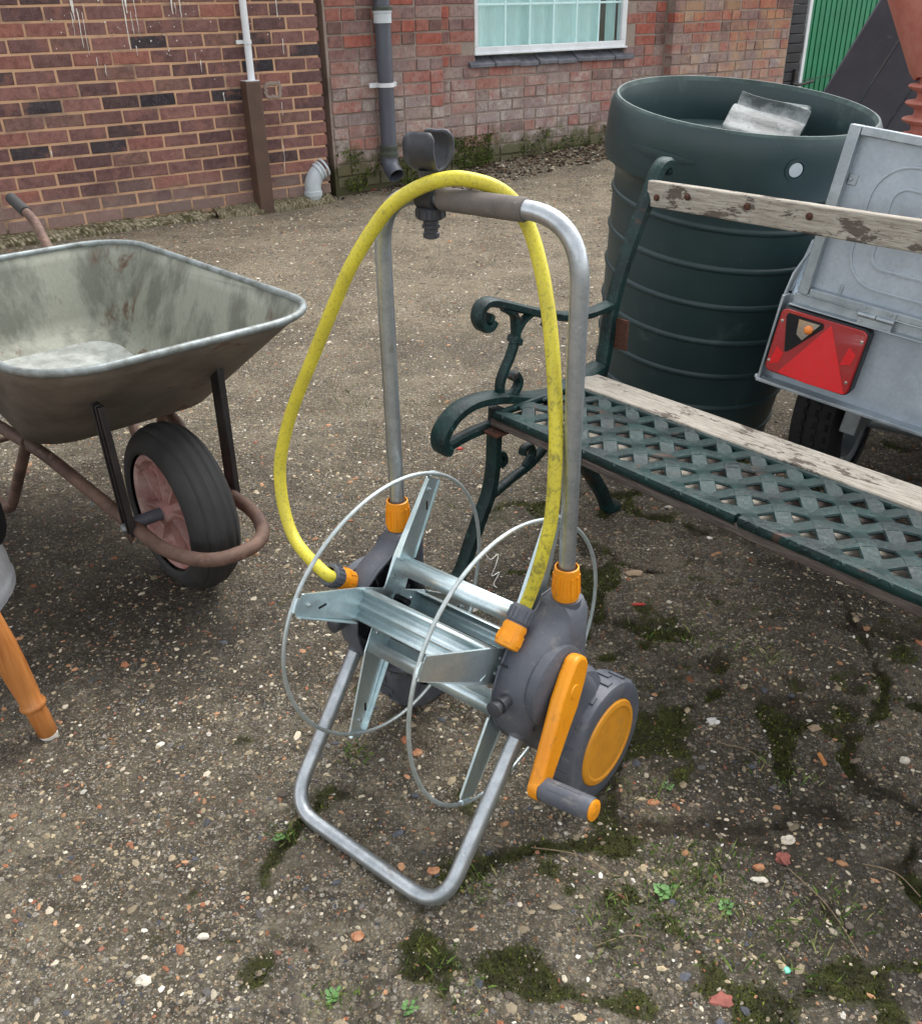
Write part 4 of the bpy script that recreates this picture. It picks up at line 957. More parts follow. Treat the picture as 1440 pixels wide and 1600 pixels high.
for sg in (-1, 1):
    MB().tube([(-1.625, sg * .30, .649), (-1.50, sg * .30, .6175)], .019, 16).build('handle_grip', RUBBER, BW, bevel=.003)
    lg = rounded([(-.40, sg * .18, .285), (-.60, sg * .21, .03), (-.70, sg * .215, .016), (-.92, sg * .235, .36)], .05, 6); MB().tube(lg, .014, 14).build('leg', RUST, BW)
    m = MB(); a, b = Vector((.035 if sg < 0 else -.005, sg * .140, .50)), Vector((.020, sg * .124, .185))
    m.bar(a, b, .038, .004, (0, 1, 0))
    for q in (-.019, 0, .019): m.bar(a + Vector((q, sg * .006, 0)), b + Vector((q, sg * .006, 0)), .006, .014, (0, 1, 0))
    m.build('brace', BLACKM, BW, bevel=.0015)
    m = MB(); m.lathe([(.010, 0), (.010, .005), (.007, .009), (0, .010)], (.012, sg * .136, .198), (0, sg, 0), 6); m.lathe([(.006, 0), (.006, .004), (0, .006)], (-.10, sg * .155, .222), (0, sg, 0), 8); m.each('bolt', RIMSTEEL, BW)
    m = MB(); m.add([(-.06, sg * .12, .19), (.03, sg * .12, .19), (-.02, sg * .12, .135)], [(0, 1, 2)]); m.build('axle_plate', RUST, BW, solid=.003)
MB().tube([(-.74, -.22, .285), (-.74, .22, .285)], .012, 12).build('cross_bar', RUST, BW)
MB().tube([(-.80, -.225, .15), (-.80, .225, .15)], .008, 12).build('leg_brace', RUST, BW)
TW = .058; prof = []
for i in range(41):
    a = math.pi * (i / 40) * 1.3 - math.pi * .15; y_ = -math.cos(a) * TW; r_ = .150 + .050 * max(math.sin(a), -1) ** 1 if math.sin(a) > 0 else .150 + .02 * math.sin(a)
    if abs(y_) < .034 and i % 4 in (1, 2) and math.sin(a) > .4: r_ -= .0035
    prof.append((r_, y_))
WH = MB(); WH.lathe(prof, (.01, 0, .20), (0, 1, 0), 72); tyre = WH.build('tyre', RUBBER, BW, angle=25)
m = MB()
for sg in (-1, 1):
    m.lathe([(.142, sg * .040), (.136, sg * .046), (.124, sg * .042), (.117, sg * .020), (.108, sg * .012), (.03, sg * .016), (.026, sg * .05), (.014, sg * .05)], (.01, 0, .20), (0, 1, 0), 48)
    for q in range(8):
        a = q * math.pi / 4 + .2; d = Vector((math.cos(a), 0, math.sin(a))); m.bar(Vector((.01, sg * .026, .20)) + d * .024, Vector((.01, sg * .024, .20)) + d * .119, .006, .020, (0, 1, 0))
m.build('wheel_rim', PINK, tyre, angle=30)
m = MB(); m.cyl((.01, -.115, .20), (.01, .115, .20), .0145, 16); m.build('axle', GPLAST, BW)

# ------------------------------------------------------------------ bench
BN = thing('garden_bench', 'worn bench with green scrolled iron end and woven lattice panel on the seat', 'bench', loc=(0, 1.85, 0), rz=math.atan2(-.773, .635))
def end_frame(x0, sg):
    E0 = MB(); B_ = (1, 0, 0)
    def sw(P, w=.030, t=.016, n=6, taper=None):
        C_ = crom([(x0, a, b) for a, b in P], n)
        r = None
        if taper: r = [taper[0] + (taper[1] - taper[0]) * i / (len(C_) - 1) for i in range(len(C_))]
        E0.tube(C_, r if r else [1] * len(C_), 12, flat=(w / 2, t / 2), binorm=B_)
    rail = MB(); 
    def part(nm, strokes):
        nonlocal E0
        E0 = MB()
        for s in strokes: sw(*s)
        return E0.build(nm, IRON, BN, bevel=0, angle=45)
    part('back_post', [([(.42, .365), (.445, .40), (.462, .47), (.47, .54), (.495, .63), (.53, .71), (.56, .77), (.585, .82), (.602, .855), (.62, .87), (.64, .868), (.648, .85)], .034, .030)])
    part('leg', [([(.42, .39), (.395, .33), (.388, .245), (.405, .18), (.445, .12), (.485, .06), (.51, .012), (.54, .004)], .036, .034)])
    part('seat_rail', [([(-.040, .352), (-.054, .365), (-.05, .395), (-.015, .428), (.04, .442), (.12, .432), (.20, .408), (.28, .396), (.36, .405), (.44, .425)], .050, .026), ([(-.035, .36), (.03, .37), (.09, .372)], .03, .022)])
    part('leg', [([(.108, .41), (.101, .33), (.098, .27), (.085, .205), (.058, .15), (.028, .09), (.0, .03), (-.02, .008), (-.045, .006)], .036, .028), ([(.10, .30), (.125, .292), (.132, .272), (.118, .262)], .022, .014)])
    part('leg_brace', [([(.078, .19), (.11, .20), (.16, .218), (.215, .235), (.27, .27), (.32, .32), (.35, .38)], .024, .018), ([(.20, .235), (.222, .26), (.215, .284), (.195, .282), (.19, .268)], .022, .014)])
    part('arm', [([(.095, .612), (.082, .600), (.066, .605), (.056, .622), (.062, .645), (.085, .654), (.13, .640), (.19, .617), (.26, .592), (.33, .572), (.40, .566), (.465, .572)], .036, .020), ([(.088, .618), (.078, .622)], .034, .022)])
    part('arm_support', [([(.13, .632), (.158, .612), (.164, .58), (.163, .556), (.148, .52), (.13, .49), (.118, .462), (.122, .437), (.142, .428), (.166, .437), (.175, .457), (.163, .475), (.150, .468)], .024, .017), ([(.164, .568), (.185, .592), (.215, .604), (.245, .600), (.262, .582), (.25, .566)], .022, .014), ([(.155, .562), (.172, .552)], .032, .012), ([(.153, .556), (.17, .546)], .032, .010)])
    m = MB(); m.box((x0 + sg * .03, .478, .505), (.045, .006, .075)); m.box((x0 + sg * .03, .09, .372), (.06, .07, .006)); m.each('bracket', RUSTB, BN, bevel=.002)
end_frame(0.0, 1); end_frame(1.22, -1)
# seat boards
def board(nm, x0, x1, y0, y1, z0, z1, mat, bev=.003, wob=.002):
    mb = MB(); n = 24; V = []
    for i in range(n + 1):
        x_ = x0 + (x1 - x0) * i / n; w1, w2, w3 = [(rnd.random() - .5) * wob for _ in range(3)]
        V += [(x_, y0 + w1, z0), (x_, y1 + w2, z0), (x_, y1 + w2, z1 + w3 * .4), (x_, y0 + w1, z1 + w3 * .4)]
    F_ = [(0, 1, 2, 3), (4 * n + 3, 4 * n + 2, 4 * n + 1, 4 * n)] + [(4 * i + a, 4 * i + (a + 1) % 4, 4 * i + 4 + (a + 1) % 4, 4 * i + 4 + a) for i in range(n) for a in range(4)]
    mb.add(V, F_); return mb.build(nm, mat, BN, bevel=bev, angle=30)
board('seat_slat', .015, 1.2, .325, .412, .392, .420, FLAKY)
board('seat_slat', .015, 1.2, .215, .302, .366, .388, GREYWOOD)
board('seat_slat', .015, 1.2, .122, .204, .370, .390, FLAKY)
board('seat_slat', .015, 1.2, .076, .112, .380, .397, GREYWOOD)
board('back_slat', .004, 1.22, .566, .588, .785, .842, FLAKY)
for x_ in (.035, .12, .275, .42, .66, .9): 
    m = MB(); m.lathe([(.0075, 0), (.0072, .003), (.005, .006), (0, .0072)], (x_, .5655, .820 - (.012 if x_ in (.035,) else 0)), (0, -1, 0), 12); m.build('bolt', RUSTB, BN)
# woven iron lattice panel
LX0, LX1, LY0, LY1, LZ = .03, 1.19, .080, .318, .410
m = MB()
m.tube([(LX0, LY0, LZ), (.655, LY0, LZ)], [1, 1], 10, flat=(.009, .008), binorm=(0, 0, 1)); m.tube([(.662, LY0, LZ - .002), (LX1, LY0, LZ)], [1, 1], 10, flat=(.009, .008), binorm=(0, 0, 1))
m.tube([(LX0, LY1, LZ), (LX1, LY1, LZ)], [1, 1], 10, flat=(.007, .006), binorm=(0, 0, 1))
for xx in (LX0, LX1): m.tube([(xx, LY0 + .011, LZ), (xx, LY1 - .006, LZ)], [1, 1], 10, flat=(.007, .007), binorm=(0, 0, 1))
m.build('lattice_border', IRON2, BN, angle=45)
pch = .0565; q2 = math.sqrt(.5)
for fam in (0, 1):
    for i in range(-8, 34):
        # family 0: x - y = c ; family 1: x + y = c
        c = LX0 + .02 + (i * pch) / q2 + (0 if fam == 0 else LY0)
        pts = []
        ts = np.linspace(0, 1, 33)
        if fam == 0: pA, pB = Vector((c + 0, LY0, 0)), Vector((c + (LY1 - LY0), LY1, 0))
        else: pA, pB = Vector((c - LY0, LY0, 0)), Vector((c - LY1, LY1, 0))
        for t in ts:
            p = pA.lerp(pB, float(t))
            if not (LX0 <= p.x <= LX1): continue
            a_, b_ = (p.x - p.y), (p.x + p.y)
            s = (b_ if fam == 0 else a_) / (pch / q2)
            o0 = (LX0 + .02 + LY0) / (pch / q2) if fam == 0 else (LX0 + .02) / (pch / q2)
            zz = .0042 * math.cos(math.pi * (s - o0) + math.pi * i) * (1 if fam == 0 else 1) * (1 if fam == 0 else -1)
            pts.append(Vector((p.x, p.y, LZ + zz)))
        if len(pts) > 4: MB().tube(pts, [1] * len(pts), 8, flat=(.0160, .0036), binorm=(q2, -q2, 0) if fam == 0 else (q2, q2, 0)).build('lattice_strap', IRON2, BN, angle=50)

# ------------------------------------------------------------------ water butt
axb = Vector((.0722, -.1247, .9896)).normalized(); bb = Vector((.693, 2.734, .008))
xb = Vector((1, 0, 0)); xb = (xb - axb * xb.dot(axb)).normalized(); yb = axb.cross(xb)
MBt = Matrix((xb, yb, axb)).transposed().to_4x4(); MBt.translation = bb
WB = thing('water_butt', 'open dark green ribbed plastic water butt', 'water butt', matrix=MBt)
prof = [(0, 0), (.262, 0), (.268, .01)]
for k in range(7):
    h0 = .022 + k * .103; r0 = .268 + .044 * h0 / .78; prof += [(r0, h0), (r0 + .0045, h0 + .078), (r0 + .009, h0 + .082), (r0 + .0105, h0 + .087), (r0 + .0085, h0 + .093), (r0 + .005, h0 + .096)]
prof += [(.310, .775), (.322, .80), (.345, .815), (.350, .84), (.350, .905), (.347, .945), (.339, .960)]
prof_in = [(.325, .955), (.316, .93), (.312, .88), (.305, .80), (.288, .4), (.262, .02), (0, .015)]
mb = MB(); mb.lathe(prof, n=96); body = mb.build('body', BUTTM, WB, angle=40)
mb = MB(); mb.lathe([(.339, .9601), (.335, .966), (.330, .966), (.325, .955)], n=96); mb.build('rim', BUTTRIM, WB)
mb = MB(); mb.lathe(prof_in, n=96); mb.build('inner_wall', BUTTM, WB, angle=40)
mb = MB()
for a0 in (206, 316): 
    pts = [Vector((math.cos(R(a)) * .349, math.sin(R(a)) * .349, .885 - .02 * math.sin(R((a - a0) * 180 / 50)) * 0)) for a in range(a0, a0 + 36, 4)]
    nn = len(pts); mb.tube(pts, [.35 + .65 * math.sin(math.pi * i / (nn - 1)) for i in range(nn)], 8, flat=(.012, .008), binorm=(0, 0, 1))
mb.each('grip_rib', BUTTM, WB)
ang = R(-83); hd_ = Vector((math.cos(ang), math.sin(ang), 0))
mb = MB(); mb.lathe([(.026, 0), (.026, .003), (.020, .004), (.019, .001)], hd_ * .3495 + Vector((0, 0, .895)), hd_, 28); mb.build('overflow_ring', BUTTM, WB)
mb = MB(); mb.lathe([(0, .0025), (.0165, .0025), (.0165, .0)], hd_ * .3495 + Vector((0, 0, .895)), hd_, 24); mb.build('overflow_hole_disc', LGREY, WB)  # pale disc stands in for the bright background seen through the overflow hole
# contents
def wbl(x, y, z): return MBt @ Vector((x, y, z))
T = thing('butt_lid', 'dark green lid sunk inside the open water butt', 'lid', matrix=MBt @ Matrix.Translation((0, 0, .845)))
mb = MB(); mb.lathe([(0, .0), (.20, 0), (.225, .008), (.27, .006), (.296, .012), (.300, .0), (0, -.012)], n=64); mb.build('lid_disc', BUTTM, T)
mb = MB(); mb.box((.14, .16, .05), (.18, .06, .09), Matrix.Rotation(R(-24), 3, 'Z')); mb.build('lid_handle', BUTTM, T, bevel=.012, seg=3)
def ridge_tile(loc, rot, Lh, label):
    o = thing('ridge_tile', label, 'roof tile', matrix=MBt @ Matrix.Translation(loc) @ Matrix.Rotation(R(rot[2]), 4, 'Z') @ Matrix.Rotation(R(rot[0]), 4, 'X') @ Matrix.Rotation(R(rot[1]), 4, 'Y'))
    m = MB(); V = []; prof = [(-.11, -.03), (-.095, .0), (-.06, .012), (-.02, .034), (.03, .034), (.055, .02), (.085, .03), (.105, .06)]
    prof = [(v.x, v.z) for v in crom([(a, 0, b) for a, b in prof], 3)]
    n = len(prof)
    for k in range(7):
        yv = -Lh / 2 + Lh * k / 6
        for a, b in prof: V.append((a * (1 + .04 * k / 6), yv, b * (1 + .05 * math.sin(k))))
    m.add(V, [(k * n + i, k * n + i + 1, (k + 1) * n + i + 1, (k + 1) * n + i) for k in range(6) for i in range(n - 1)]); m.build('tile_body', SLATE, o, solid=.012, bevel=.002, angle=50)
ridge_tile((.05, -.03, .905), (8, 2, 66), .19, 'curved grey roof tile lying across the lid inside the water butt')
def slab(nm, loc, d, rz, label, mat):
    m = MB(); m.box((0, 0, 0), d); o = m.build(nm, mat, None, bevel=min(d) * .25); o.matrix_world = MBt @ Matrix.Translation(loc) @ Matrix.Rotation(R(rz), 4, 'Z') @ Matrix.Rotation(R(4), 4, 'Y'); tag(o, label, 'tile piece')
slab('tile_piece', (-.175, -.13, .905), (.19, .07, .014), -36, 'flat pale tile piece at the left inside the water butt', SLATE)
slab('tile_piece', (.15, -.16, .912), (.19, .07, .014), 34, 'flat pale tile piece by the front rim inside the water butt', SLATE)
o = MB().tube([(-.285, -.02, .90), (-.262, -.045, .935)], .006, 8).build('metal_stub', LGREY, None); o.matrix_world = MBt.copy(); tag(o, 'short pale metal stub at the left inside the water butt', 'stub')

# ------------------------------------------------------------------ trailer
h = Vector((.777, -.617, -.124)).normalized(); u = Vector((.147, -.013, .989)); u = (u - h * u.dot(h)).normalized(); nb = u.cross(h)
MT = Matrix((h, nb, u)).transposed().to_4x4()
TP = (0.7155, 2.0756, 0.4089)
MT.translation = Vector(TP)
TR = thing('car_trailer', 'small galvanised box trailer seen from its tailboard corner', 'trailer', matrix=MT)
WT = 1.15
mb = MB(); mb.box((WT / 2 + .012, .012, .10), (WT - .03, .004, .185)); mb.build('rear_panel', TRAIL, TR, False)
mb = MB(); mb.box((WT / 2, -.006, .004), (WT, .04, .008)); mb.box((WT / 2 + .01, -.004, .190), (WT - .02, .03, .004)); mb.box((WT / 2 + .01, .008, .2), (WT - .02, .006, .026)); mb.build('rear_rail', TRAIL2, TR, bevel=.0015)
for sx in (0, 1):
    X_ = .0 if sx == 0 else WT - .03
    mb = MB(); mb.box((X_ + .003, .0, .105), (.006, .034, .20)); mb.box((X_ + .015, .017, .105), (.03, .003, .20)); mb.build('corner_post', TRAIL2, TR, bevel=.001)
    mb = MB(); mb.add([(X_ + .001, .012, .21), (X_ + .012, .04, .325), (X_ + .030, .05, .335), (X_ + .02, .09, .21)], [(0, 1, 2, 3)]); mb.tube([(X_, .004, .20), (X_ + .004, .01, .25), (X_ + .028, .02, .325)], .0035, 6); mb.build('gusset', TRAIL2, TR, solid=.002)
mb = MB(); mb.cyl((-.008, -.004, .004), (.016, -.004, .004), .006, 10); mb.build('bolt', TRAIL2, TR)
# body shell
mb = MB(); LT = 1.7
mb.box((.008, LT / 2 + .03, .13), (.004, LT, .25)); mb.box((WT - .008, LT / 2 + .03, .13), (.004, LT, .25)); mb.box((WT / 2, LT + .03, .13), (WT - .02, .004, .25)); mb.box((WT / 2, LT / 2 + .03, .008), (WT - .02, LT, .006)); mb.build('body', TRAIL, TR, False)
for X_ in (.008, WT - .008): mb = MB(); mb.tube([(X_, .04, .255), (X_, LT + .03, .255)], .012, 8); mb.build('side_rail', TRAIL2, TR)
# tailboard standing upright above the hinge
TB = MB(); z0, z1 = .218, .573
o_ = MB(); o_.box((WT / 2, .0125, (z0 + z1) / 2), (WT - .09, .003, z1 - z0 - .02)); tbp = o_.build('tailboard', TRAIL, TR, False)
f_ = MB(); f_.box((.042, .0, (z0 + z1) / 2), (.024, .028, z1 - z0)); f_.box((WT - .042, .0, (z0 + z1) / 2), (.024, .028, z1 - z0)); f_.box((WT / 2, .0005, z1 - .009), (WT - .11, .026, .018)); f_.box((WT / 2, .0005, z0 + .008), (WT - .11, .026, .016)); f_.build('tailboard_frame', TRAIL2, tbp, bevel=.002)
for (a0, a1, b0, b1, rr, wd) in ((.108, WT - .108, .262, .515, .075, .0032), (.152, WT - .152, .306, .472, .03, .0038)):
    g_ = MB(); pts = [Vector((p.x, .0105, p.y)) for p in rrect(a0, a1, b0, b1, rr, 0, 8)]; g_.tube(pts, [1] * len(pts), 8, closed=True, flat=(.0034, wd), binorm=(0, 1, 0)); g_.build('pressed_rib', TRAIL, tbp, angle=60)
g_ = MB(); g_.box((.114, .0095, .243), (.007, .004, .026)); g_.box((.064, .0095, .468), (.018, .004, .022)); g_.each('tab', TRAIL2, tbp, bevel=.001)
g_ = MB(); g_.lathe([(.004, 0), (.0035, .003), (0, .004)], (.060, .007, .468), (0, -1, 0), 10); g_.build('rivet', TRAIL2, tbp)
# hinge
for hx in (.21, WT - .21):
    mb = MB(); mb.box((hx, -.0155, .212), (.074, .003, .042)); hg = mb.build('hinge', TRAIL2, TR, bevel=.001)
    mb = MB(); mb.cyl((hx - .038, -.0205, .213), (hx - .001, -.0205, .213), .0052, 12); mb.cyl((hx + .001, -.0205, .213), (hx + .038, -.0205, .213), .0052, 12)
    for a, b in ((-.03, .227), (.026, .228), (-.03, .198), (.024, .197)): mb.lathe([(.0042, 0), (.0036, .0025), (0, .003)], (hx + a, -.017, b), (0, -1, 0), 10)
    mb.build('hinge_pin', TRAIL2, hg)
# lamp cluster
mb = MB(); poly = [(p.x, p.y) for p in rrect(.013, .213, .033, .186, .016, 0, 5)]
mb.prism(poly, lambda a, b, t: Vector((a, -t, b)), -.008, .030); lp = mb.build('tail_lamp', BLACKP, TR, bevel=.002)
mb = MB(); poly2 = [(p.x, p.y) for p in rrect(.0155, .2105, .0355, .1835, .014, 0, 5)]; mb.prism(poly2, lambda a, b, t: Vector((a, -t, b)), .0302, .037); mb.build('red_lens', REDLENS, lp, bevel=.003, seg=2)
mb = MB(); tri = [(.046, .038), (.206, .037), (.131, .179)]; apex = Vector((.122, -.050, .0385))
V = [Vector((a, -.0378, b)) for a, b in tri]; mb.add(V + [apex], [(0, 3, 2), (3, 1, 2), (0, 1, 3), (0, 2, 1)]); mb.build('triangle_reflector', REDTRI, lp, smooth=False, bevel=.0015)
mb = MB()
for cc_ in ((.034, .075), (.186, .120)): mb.prism([(cc_[0] + p[0], cc_[1] + p[1]) for p in ((-.012, -.022), (.010, -.014), (.014, .010), (-.004, .022))], lambda a, b, t: Vector((a, -t, b)), .0372, .0382)
mb.each('reflex_patch', REDTRI, lp)
mb = MB(); win = [(.033, .176), (.113, .175), (.117, .164), (.056, .092), (.049, .090), (.030, .168)]; mb.prism(win, lambda a, b, t: Vector((a, -t, b)), .0372, .0392); mb.build('indicator_window', BLACK, lp, bevel=.001)
mb = MB(); mb.prism([(.060, .170), (.108, .170), (.080, .126), (.064, .136)], lambda a, b, t: Vector((a, -t, b)), .0393, .0405); mb.build('reflector', CHROME, lp)
mb = MB(); mb.lathe([(0, 0), (.009, .0), (.010, .004), (.006, .010), (0, .012)], (.087, -.040, .153), (0, -1, 0), 16); mb.build('bulb', AMBER, lp)
mb = MB()
for a, b in ((.024, .155), (.021, .060), (.203, .160), (.2, .065)): mb.lathe([(.0035, 0), (.0035, .001), (0, .0015)], (a, -.0372, b), (0, -1, 0), 10)
mb.each('lens_screw', CHROME, lp)
# wheels, axle, drawbar (each touching the ground in world space)
def wheel_at(X_, Y_):
    p = MT @ Vector((X_, Y_, -.2)); rw_ = .205; c = Vector((p.x, p.y, rw_)); ci = MT.inverted() @ c; e = Vector((1, 0, 0)); ax_ = (MT.to_3x3().inverted() @ Vector((h.x, h.y, 0)).normalized())
    m = MB(); pr = []
    for i in range(33):
        a = math.pi * i / 32 * 1.2 - math.pi * .1; yv = -math.cos(a) * .066; r = .155 + .05 * min(1, max(math.sin(a), -.2) * 1.5)
        if i % 4 == 1 and 8 < i < 24: r -= .006
        pr.append((r, yv))
    m.lathe(pr, ci, ax_, 56)
    x_ = ax_.orthogonal().normalized(); y_ = ax_.cross(x_)
    for q in range(40):
        a = q * 2 * math.pi / 40; d = x_ * math.cos(a) + y_ * math.sin(a)
        for off in (-.035, 0, .035): m.bar(ci + d * .2035 + ax_ * (off - .012), ci + d * .2035 + ax_ * (off + .012), .014, .006, d)
    t = m.build('trailer_wheel', TYRE, TR, angle=35)
    m = MB(); m.lathe([(0, -.03), (.10, -.03), (.12, -.055), (.155, -.06), (.155, .06), (.12, .05), (.10, .02), (0, .02)], ci, ax_, 32); m.build('wheel_rim', TRAIL2, t)
    return ci
wa = wheel_at(.115, .42); wb = wheel_at(WT - .115, .42)
MB().cyl(wa, wb, .02, 12).build('axle', TRAIL2, TR)
mb = MB(); mb.box((WT / 2, .7, -.03), (.05, 2.6, .05)); mb.box((.2, .42, -.06), (.04, .5, .12)); mb.box((WT - .2, .42, -.06), (.04, .5, .12)); mb.build('chassis', TRAIL2, TR, bevel=.003)
mb = MB(); q = MT.inverted() @ Vector(((MT @ Vector((WT / 2, 1.95, 0))).x, (MT @ Vector((WT / 2, 1.95, 0))).y, 0)); mb.cyl((WT / 2, 1.95, 0), q, .024, 14); mb.build('prop_stand', TRAIL2, TR)

# ------------------------------------------------------------------ boards and chimney pots beyond the trailer
def leaning(nm, mat4, w, L, n, label, cat):
    o = thing(nm, label, cat, matrix=mat4)
    for i in range(n):
        MB().box(((i + .5) * w / n, 0, L / 2), (w / n - .006, .022, L)).build('board', DARKBOARD, o, bevel=.004)
    m = MB(); m.box((w / 2, .024, L * .2), (w, .022, .08)); m.box((w / 2, .024, L * .8), (w, .022, .08)); m.build('batten', DARKBOARD, o)
    return o
MBD = Matrix.Translation((1.40, 4.34, .47)) @ Matrix.Rotation(R(27), 4, 'Y')
leaning('dark_board_stack', MBD, 1.0, 1.35, 6, 'dark grey wide boards leaning at a slant beyond the water butt', 'boards')
pot = thing('ribbed_chimney_pot', 'terracotta pot with stacked ribs standing behind the trailer', 'chimney pot', loc=(1.755, 3.60, .0))
pr = [(.0, .0), (.13, 0), (.14, .02), (.14, .05), (.11, .07), (.105, .3)]
for k in range(9): z_ = .445 + k * .055; pr += [(.085, z_), (.088, z_ + .012), (.118, z_ + .026), (.122, z_ + .032), (.118, z_ + .037), (.087, z_ + .044)]
pr += [(.09, .945), (.11, .95), (.11, 1.0), (.09, 1.0), (.08, .95)]
mb = MB(); mb.lathe(pr, n=48); mb.build('pot_body', TERRA, pot, angle=50)
d2 = Vector((-.36, .30, .85)).normalized()
pot2 = thing('tapered_chimney_pot', 'large terracotta pot tilted on top of the ribbed pot at the top right corner', 'chimney pot', loc=(1.80, 3.60, 1.03))
mb = MB(); mb.lathe([(.0, .03), (.13, .02), (.15, .0), (.165, .0), (.172, .03), (.168, .30), (.150, .62), (.18, .64), (.18, .70), (.13, .70), (.13, .3), (.12, .05)], (0, 0, -.02), d2, 48); mb.build('pot_body', TERRA, pot2, angle=40)
# ------------------------------------------------------------------ side table and person at the left edge
TBL = thing('side_table', 'small pine table of which only one turned leg shows at the left', 'table', loc=(-.786 - .28, 1.334 - .042, 0))
ft = [Vector((-.786, 1.334, 0)), Vector((-1.122, 1.586, 0)), Vector((-1.374, 1.25, 0)), Vector((-1.038, .998, 0))]; ctr = sum(ft, Vector()) / 4; TBL.location = ctr
TH = .50
for f0 in ft:
    b = f0 - ctr; tp = b * .74 + Vector((0, 0, TH - .02)); d = (tp - b).normalized(); L_ = (tp - b).length
    pr = [(0, .0), (.013, .0), (.016, .004)]; cap = MB().lathe([(0, -.001), (.0155, -.001), (.0168, .006), (.0155, .008)], b, d, 24)
    lg = MB(); lg.lathe([(.0150, .0065), (.0180, .010), (.0190, .05), (.0185, .072), (.0235, .076), (.0245, .080), (.0235, .084), (.0200, .088), (.0222, .12), (.0245, .17), (.0255, .22), (.023, .30), (.020, .36), (.020, L_)], b, d, 32)
    o = lg.build('leg', PINE, TBL, angle=50); cap.build('foot_cap', CREAMP, o)
m = MB(); V = [(f0 - ctr) * .95 for f0 in ft]; m.prism([(p.x, p.y) for p in V], lambda a, b, t: Vector((a, b, t)), TH - .02, TH + .005); m.build('table_top', PINE, TBL, bevel=.005)

def skin(name, chains, mat, parent, sub=2, root=0):
    """chains: list of [(x,y,z,r),...]; later chains start at an existing vertex index given as int"""
    V = []; E_l = []; Rr = []
    for ch in chains:
        prev = None
        for it in ch:
            if isinstance(it, int): prev = it; continue
            V.append(it[:3]); Rr.append(it[3]); i = len(V) - 1
            if prev is not None: E_l.append((prev, i))
            prev = i
    me = bpy.data.meshes.new(name); me.from_pydata(V, E_l, []); me.materials.append(mat); o = bpy.data.objects.new(name, me); link(o, parent)
    md = o.modifiers.new('skin', 'SKIN'); md.use_smooth_shade = True
    for i, r in enumerate(Rr):
        r = r if isinstance(r, tuple) else (r, r); me.skin_vertices[0].data[i].radius = r
    me.skin_vertices[0].data[root].use_root = True
    md = o.modifiers.new('sub', 'SUBSURF'); md.levels = md.render_levels = sub
    return o
PX, PY = -1.108, 1.80
PE = thing('person', 'person in black trousers and white trainers standing at the left edge', 'person', loc=(PX, PY, 0), rz=R(6))
# local frame: the person faces -y, towards the camera
skin('body', [[(-.15, .05, .93, (.15, .11)), (-.15, .05, 1.10, (.13, .10)), (-.15, .05, 1.30, (.15, .105)), (-.15, .05, 1.44, (.12, .085)), (-.15, .04, 1.52, (.055, .055)), (-.15, .025, 1.60, (.075, .08)), (-.15, .02, 1.68, (.078, .09)), (-.15, .03, 1.75, (.06, .07))],
              [0, (-.07, .05, .86, .095), (-.03, .02, .50, .062), (.0, .05, .10, .042), (.0, -.04, .05, .035)], [0, (-.23, .05, .86, .095), (-.27, .03, .50, .062), (-.30, .06, .10, .042), (-.31, -.03, .05, .035)],
              [3, (.02, .05, 1.40, .055), (.05, .07, 1.12, .042), (.03, -.03, .90, .03), (.02, -.08, .84, .028)], [3, (-.32, .05, 1.40, .055), (-.37, .07, 1.12, .042), (-.35, -.03, .90, .03), (-.34, -.08, .84, .028)]], SKIN, PE)
skin('jumper', [[(-.15, .05, .80, (.18, .14)), (-.15, .05, .92, (.175, .135)), (-.15, .05, 1.10, (.152, .12)), (-.15, .05, 1.30, (.165, .12)), (-.15, .05, 1.44, (.13, .095)), (-.15, .045, 1.50, (.07, .07))], [4, (.025, .05, 1.40, .068), (.05, .07, 1.12, .055), (.035, -.01, .94, .045)], [4, (-.325, .05, 1.40, .068), (-.37, .07, 1.12, .055), (-.355, -.01, .94, .045)]], BLACKCLOTH, PE)
skin('trousers', [[(-.15, .05, 1.04, (.15, .115)), (-.15, .05, .93, (.16, .12)), (-.07, .05, .84, .11), (-.03, .03, .50, .078), (.0, .055, .20, .068), (.003, .058, .095, .066)], [1, (-.23, .05, .84, .11), (-.27, .04, .50, .078), (-.30, .065, .20, .068), (-.303, .07, .095, .066)]], BLACKCLOTH, PE)
skin('hair', [[(-.15, .055, 1.68, (.082, .085)), (-.15, .05, 1.75, (.082, .09))]], HAIR, PE)
for (ox, oy) in ((.0, 0), (-.305, .01)):
    def oval(sc, z_, dy=0): return [Vector((ox + math.sin(a) * (.048 - .008 * math.cos(a)) * sc, oy - .01 - dy - math.cos(a) * .135 * sc, z_)) for a in [2 * math.pi * i / 28 for i in range(28)]]
    L_ = [oval(1.0, .0), oval(1.03, .012), oval(1.02, .03), oval(.97, .032), oval(.95, .05, -.004), oval(.84, .075, -.02), oval(.62, .10, -.045), oval(.5, .125, -.058)]
    m = MB(); n = 28
    m.add([p for q in L_ for p in q], [(k * n + i, k * n + (i + 1) % n, (k + 1) * n + (i + 1) % n, (k + 1) * n + i) for k in range(len(L_) - 1) for i in range(n)] + [tuple(range(n))]); o = m.build('shoe', SHOEW, PE, angle=50)
for x_ in (-.185, -.115):
    m = MB(); m.lathe([(0, -.009), (.008, -.005), (.009, 0), (.008, .005), (0, .009)], (x_, -.062, 1.69), n=12); m.build('eye', WHITE, PE)
m = MB(); m.tube([(-.15, -.062, 1.69), (-.15, -.090, 1.655), (-.15, -.068, 1.645)], [.008, .014, .010], 8); m.build('nose', SKIN, PE)

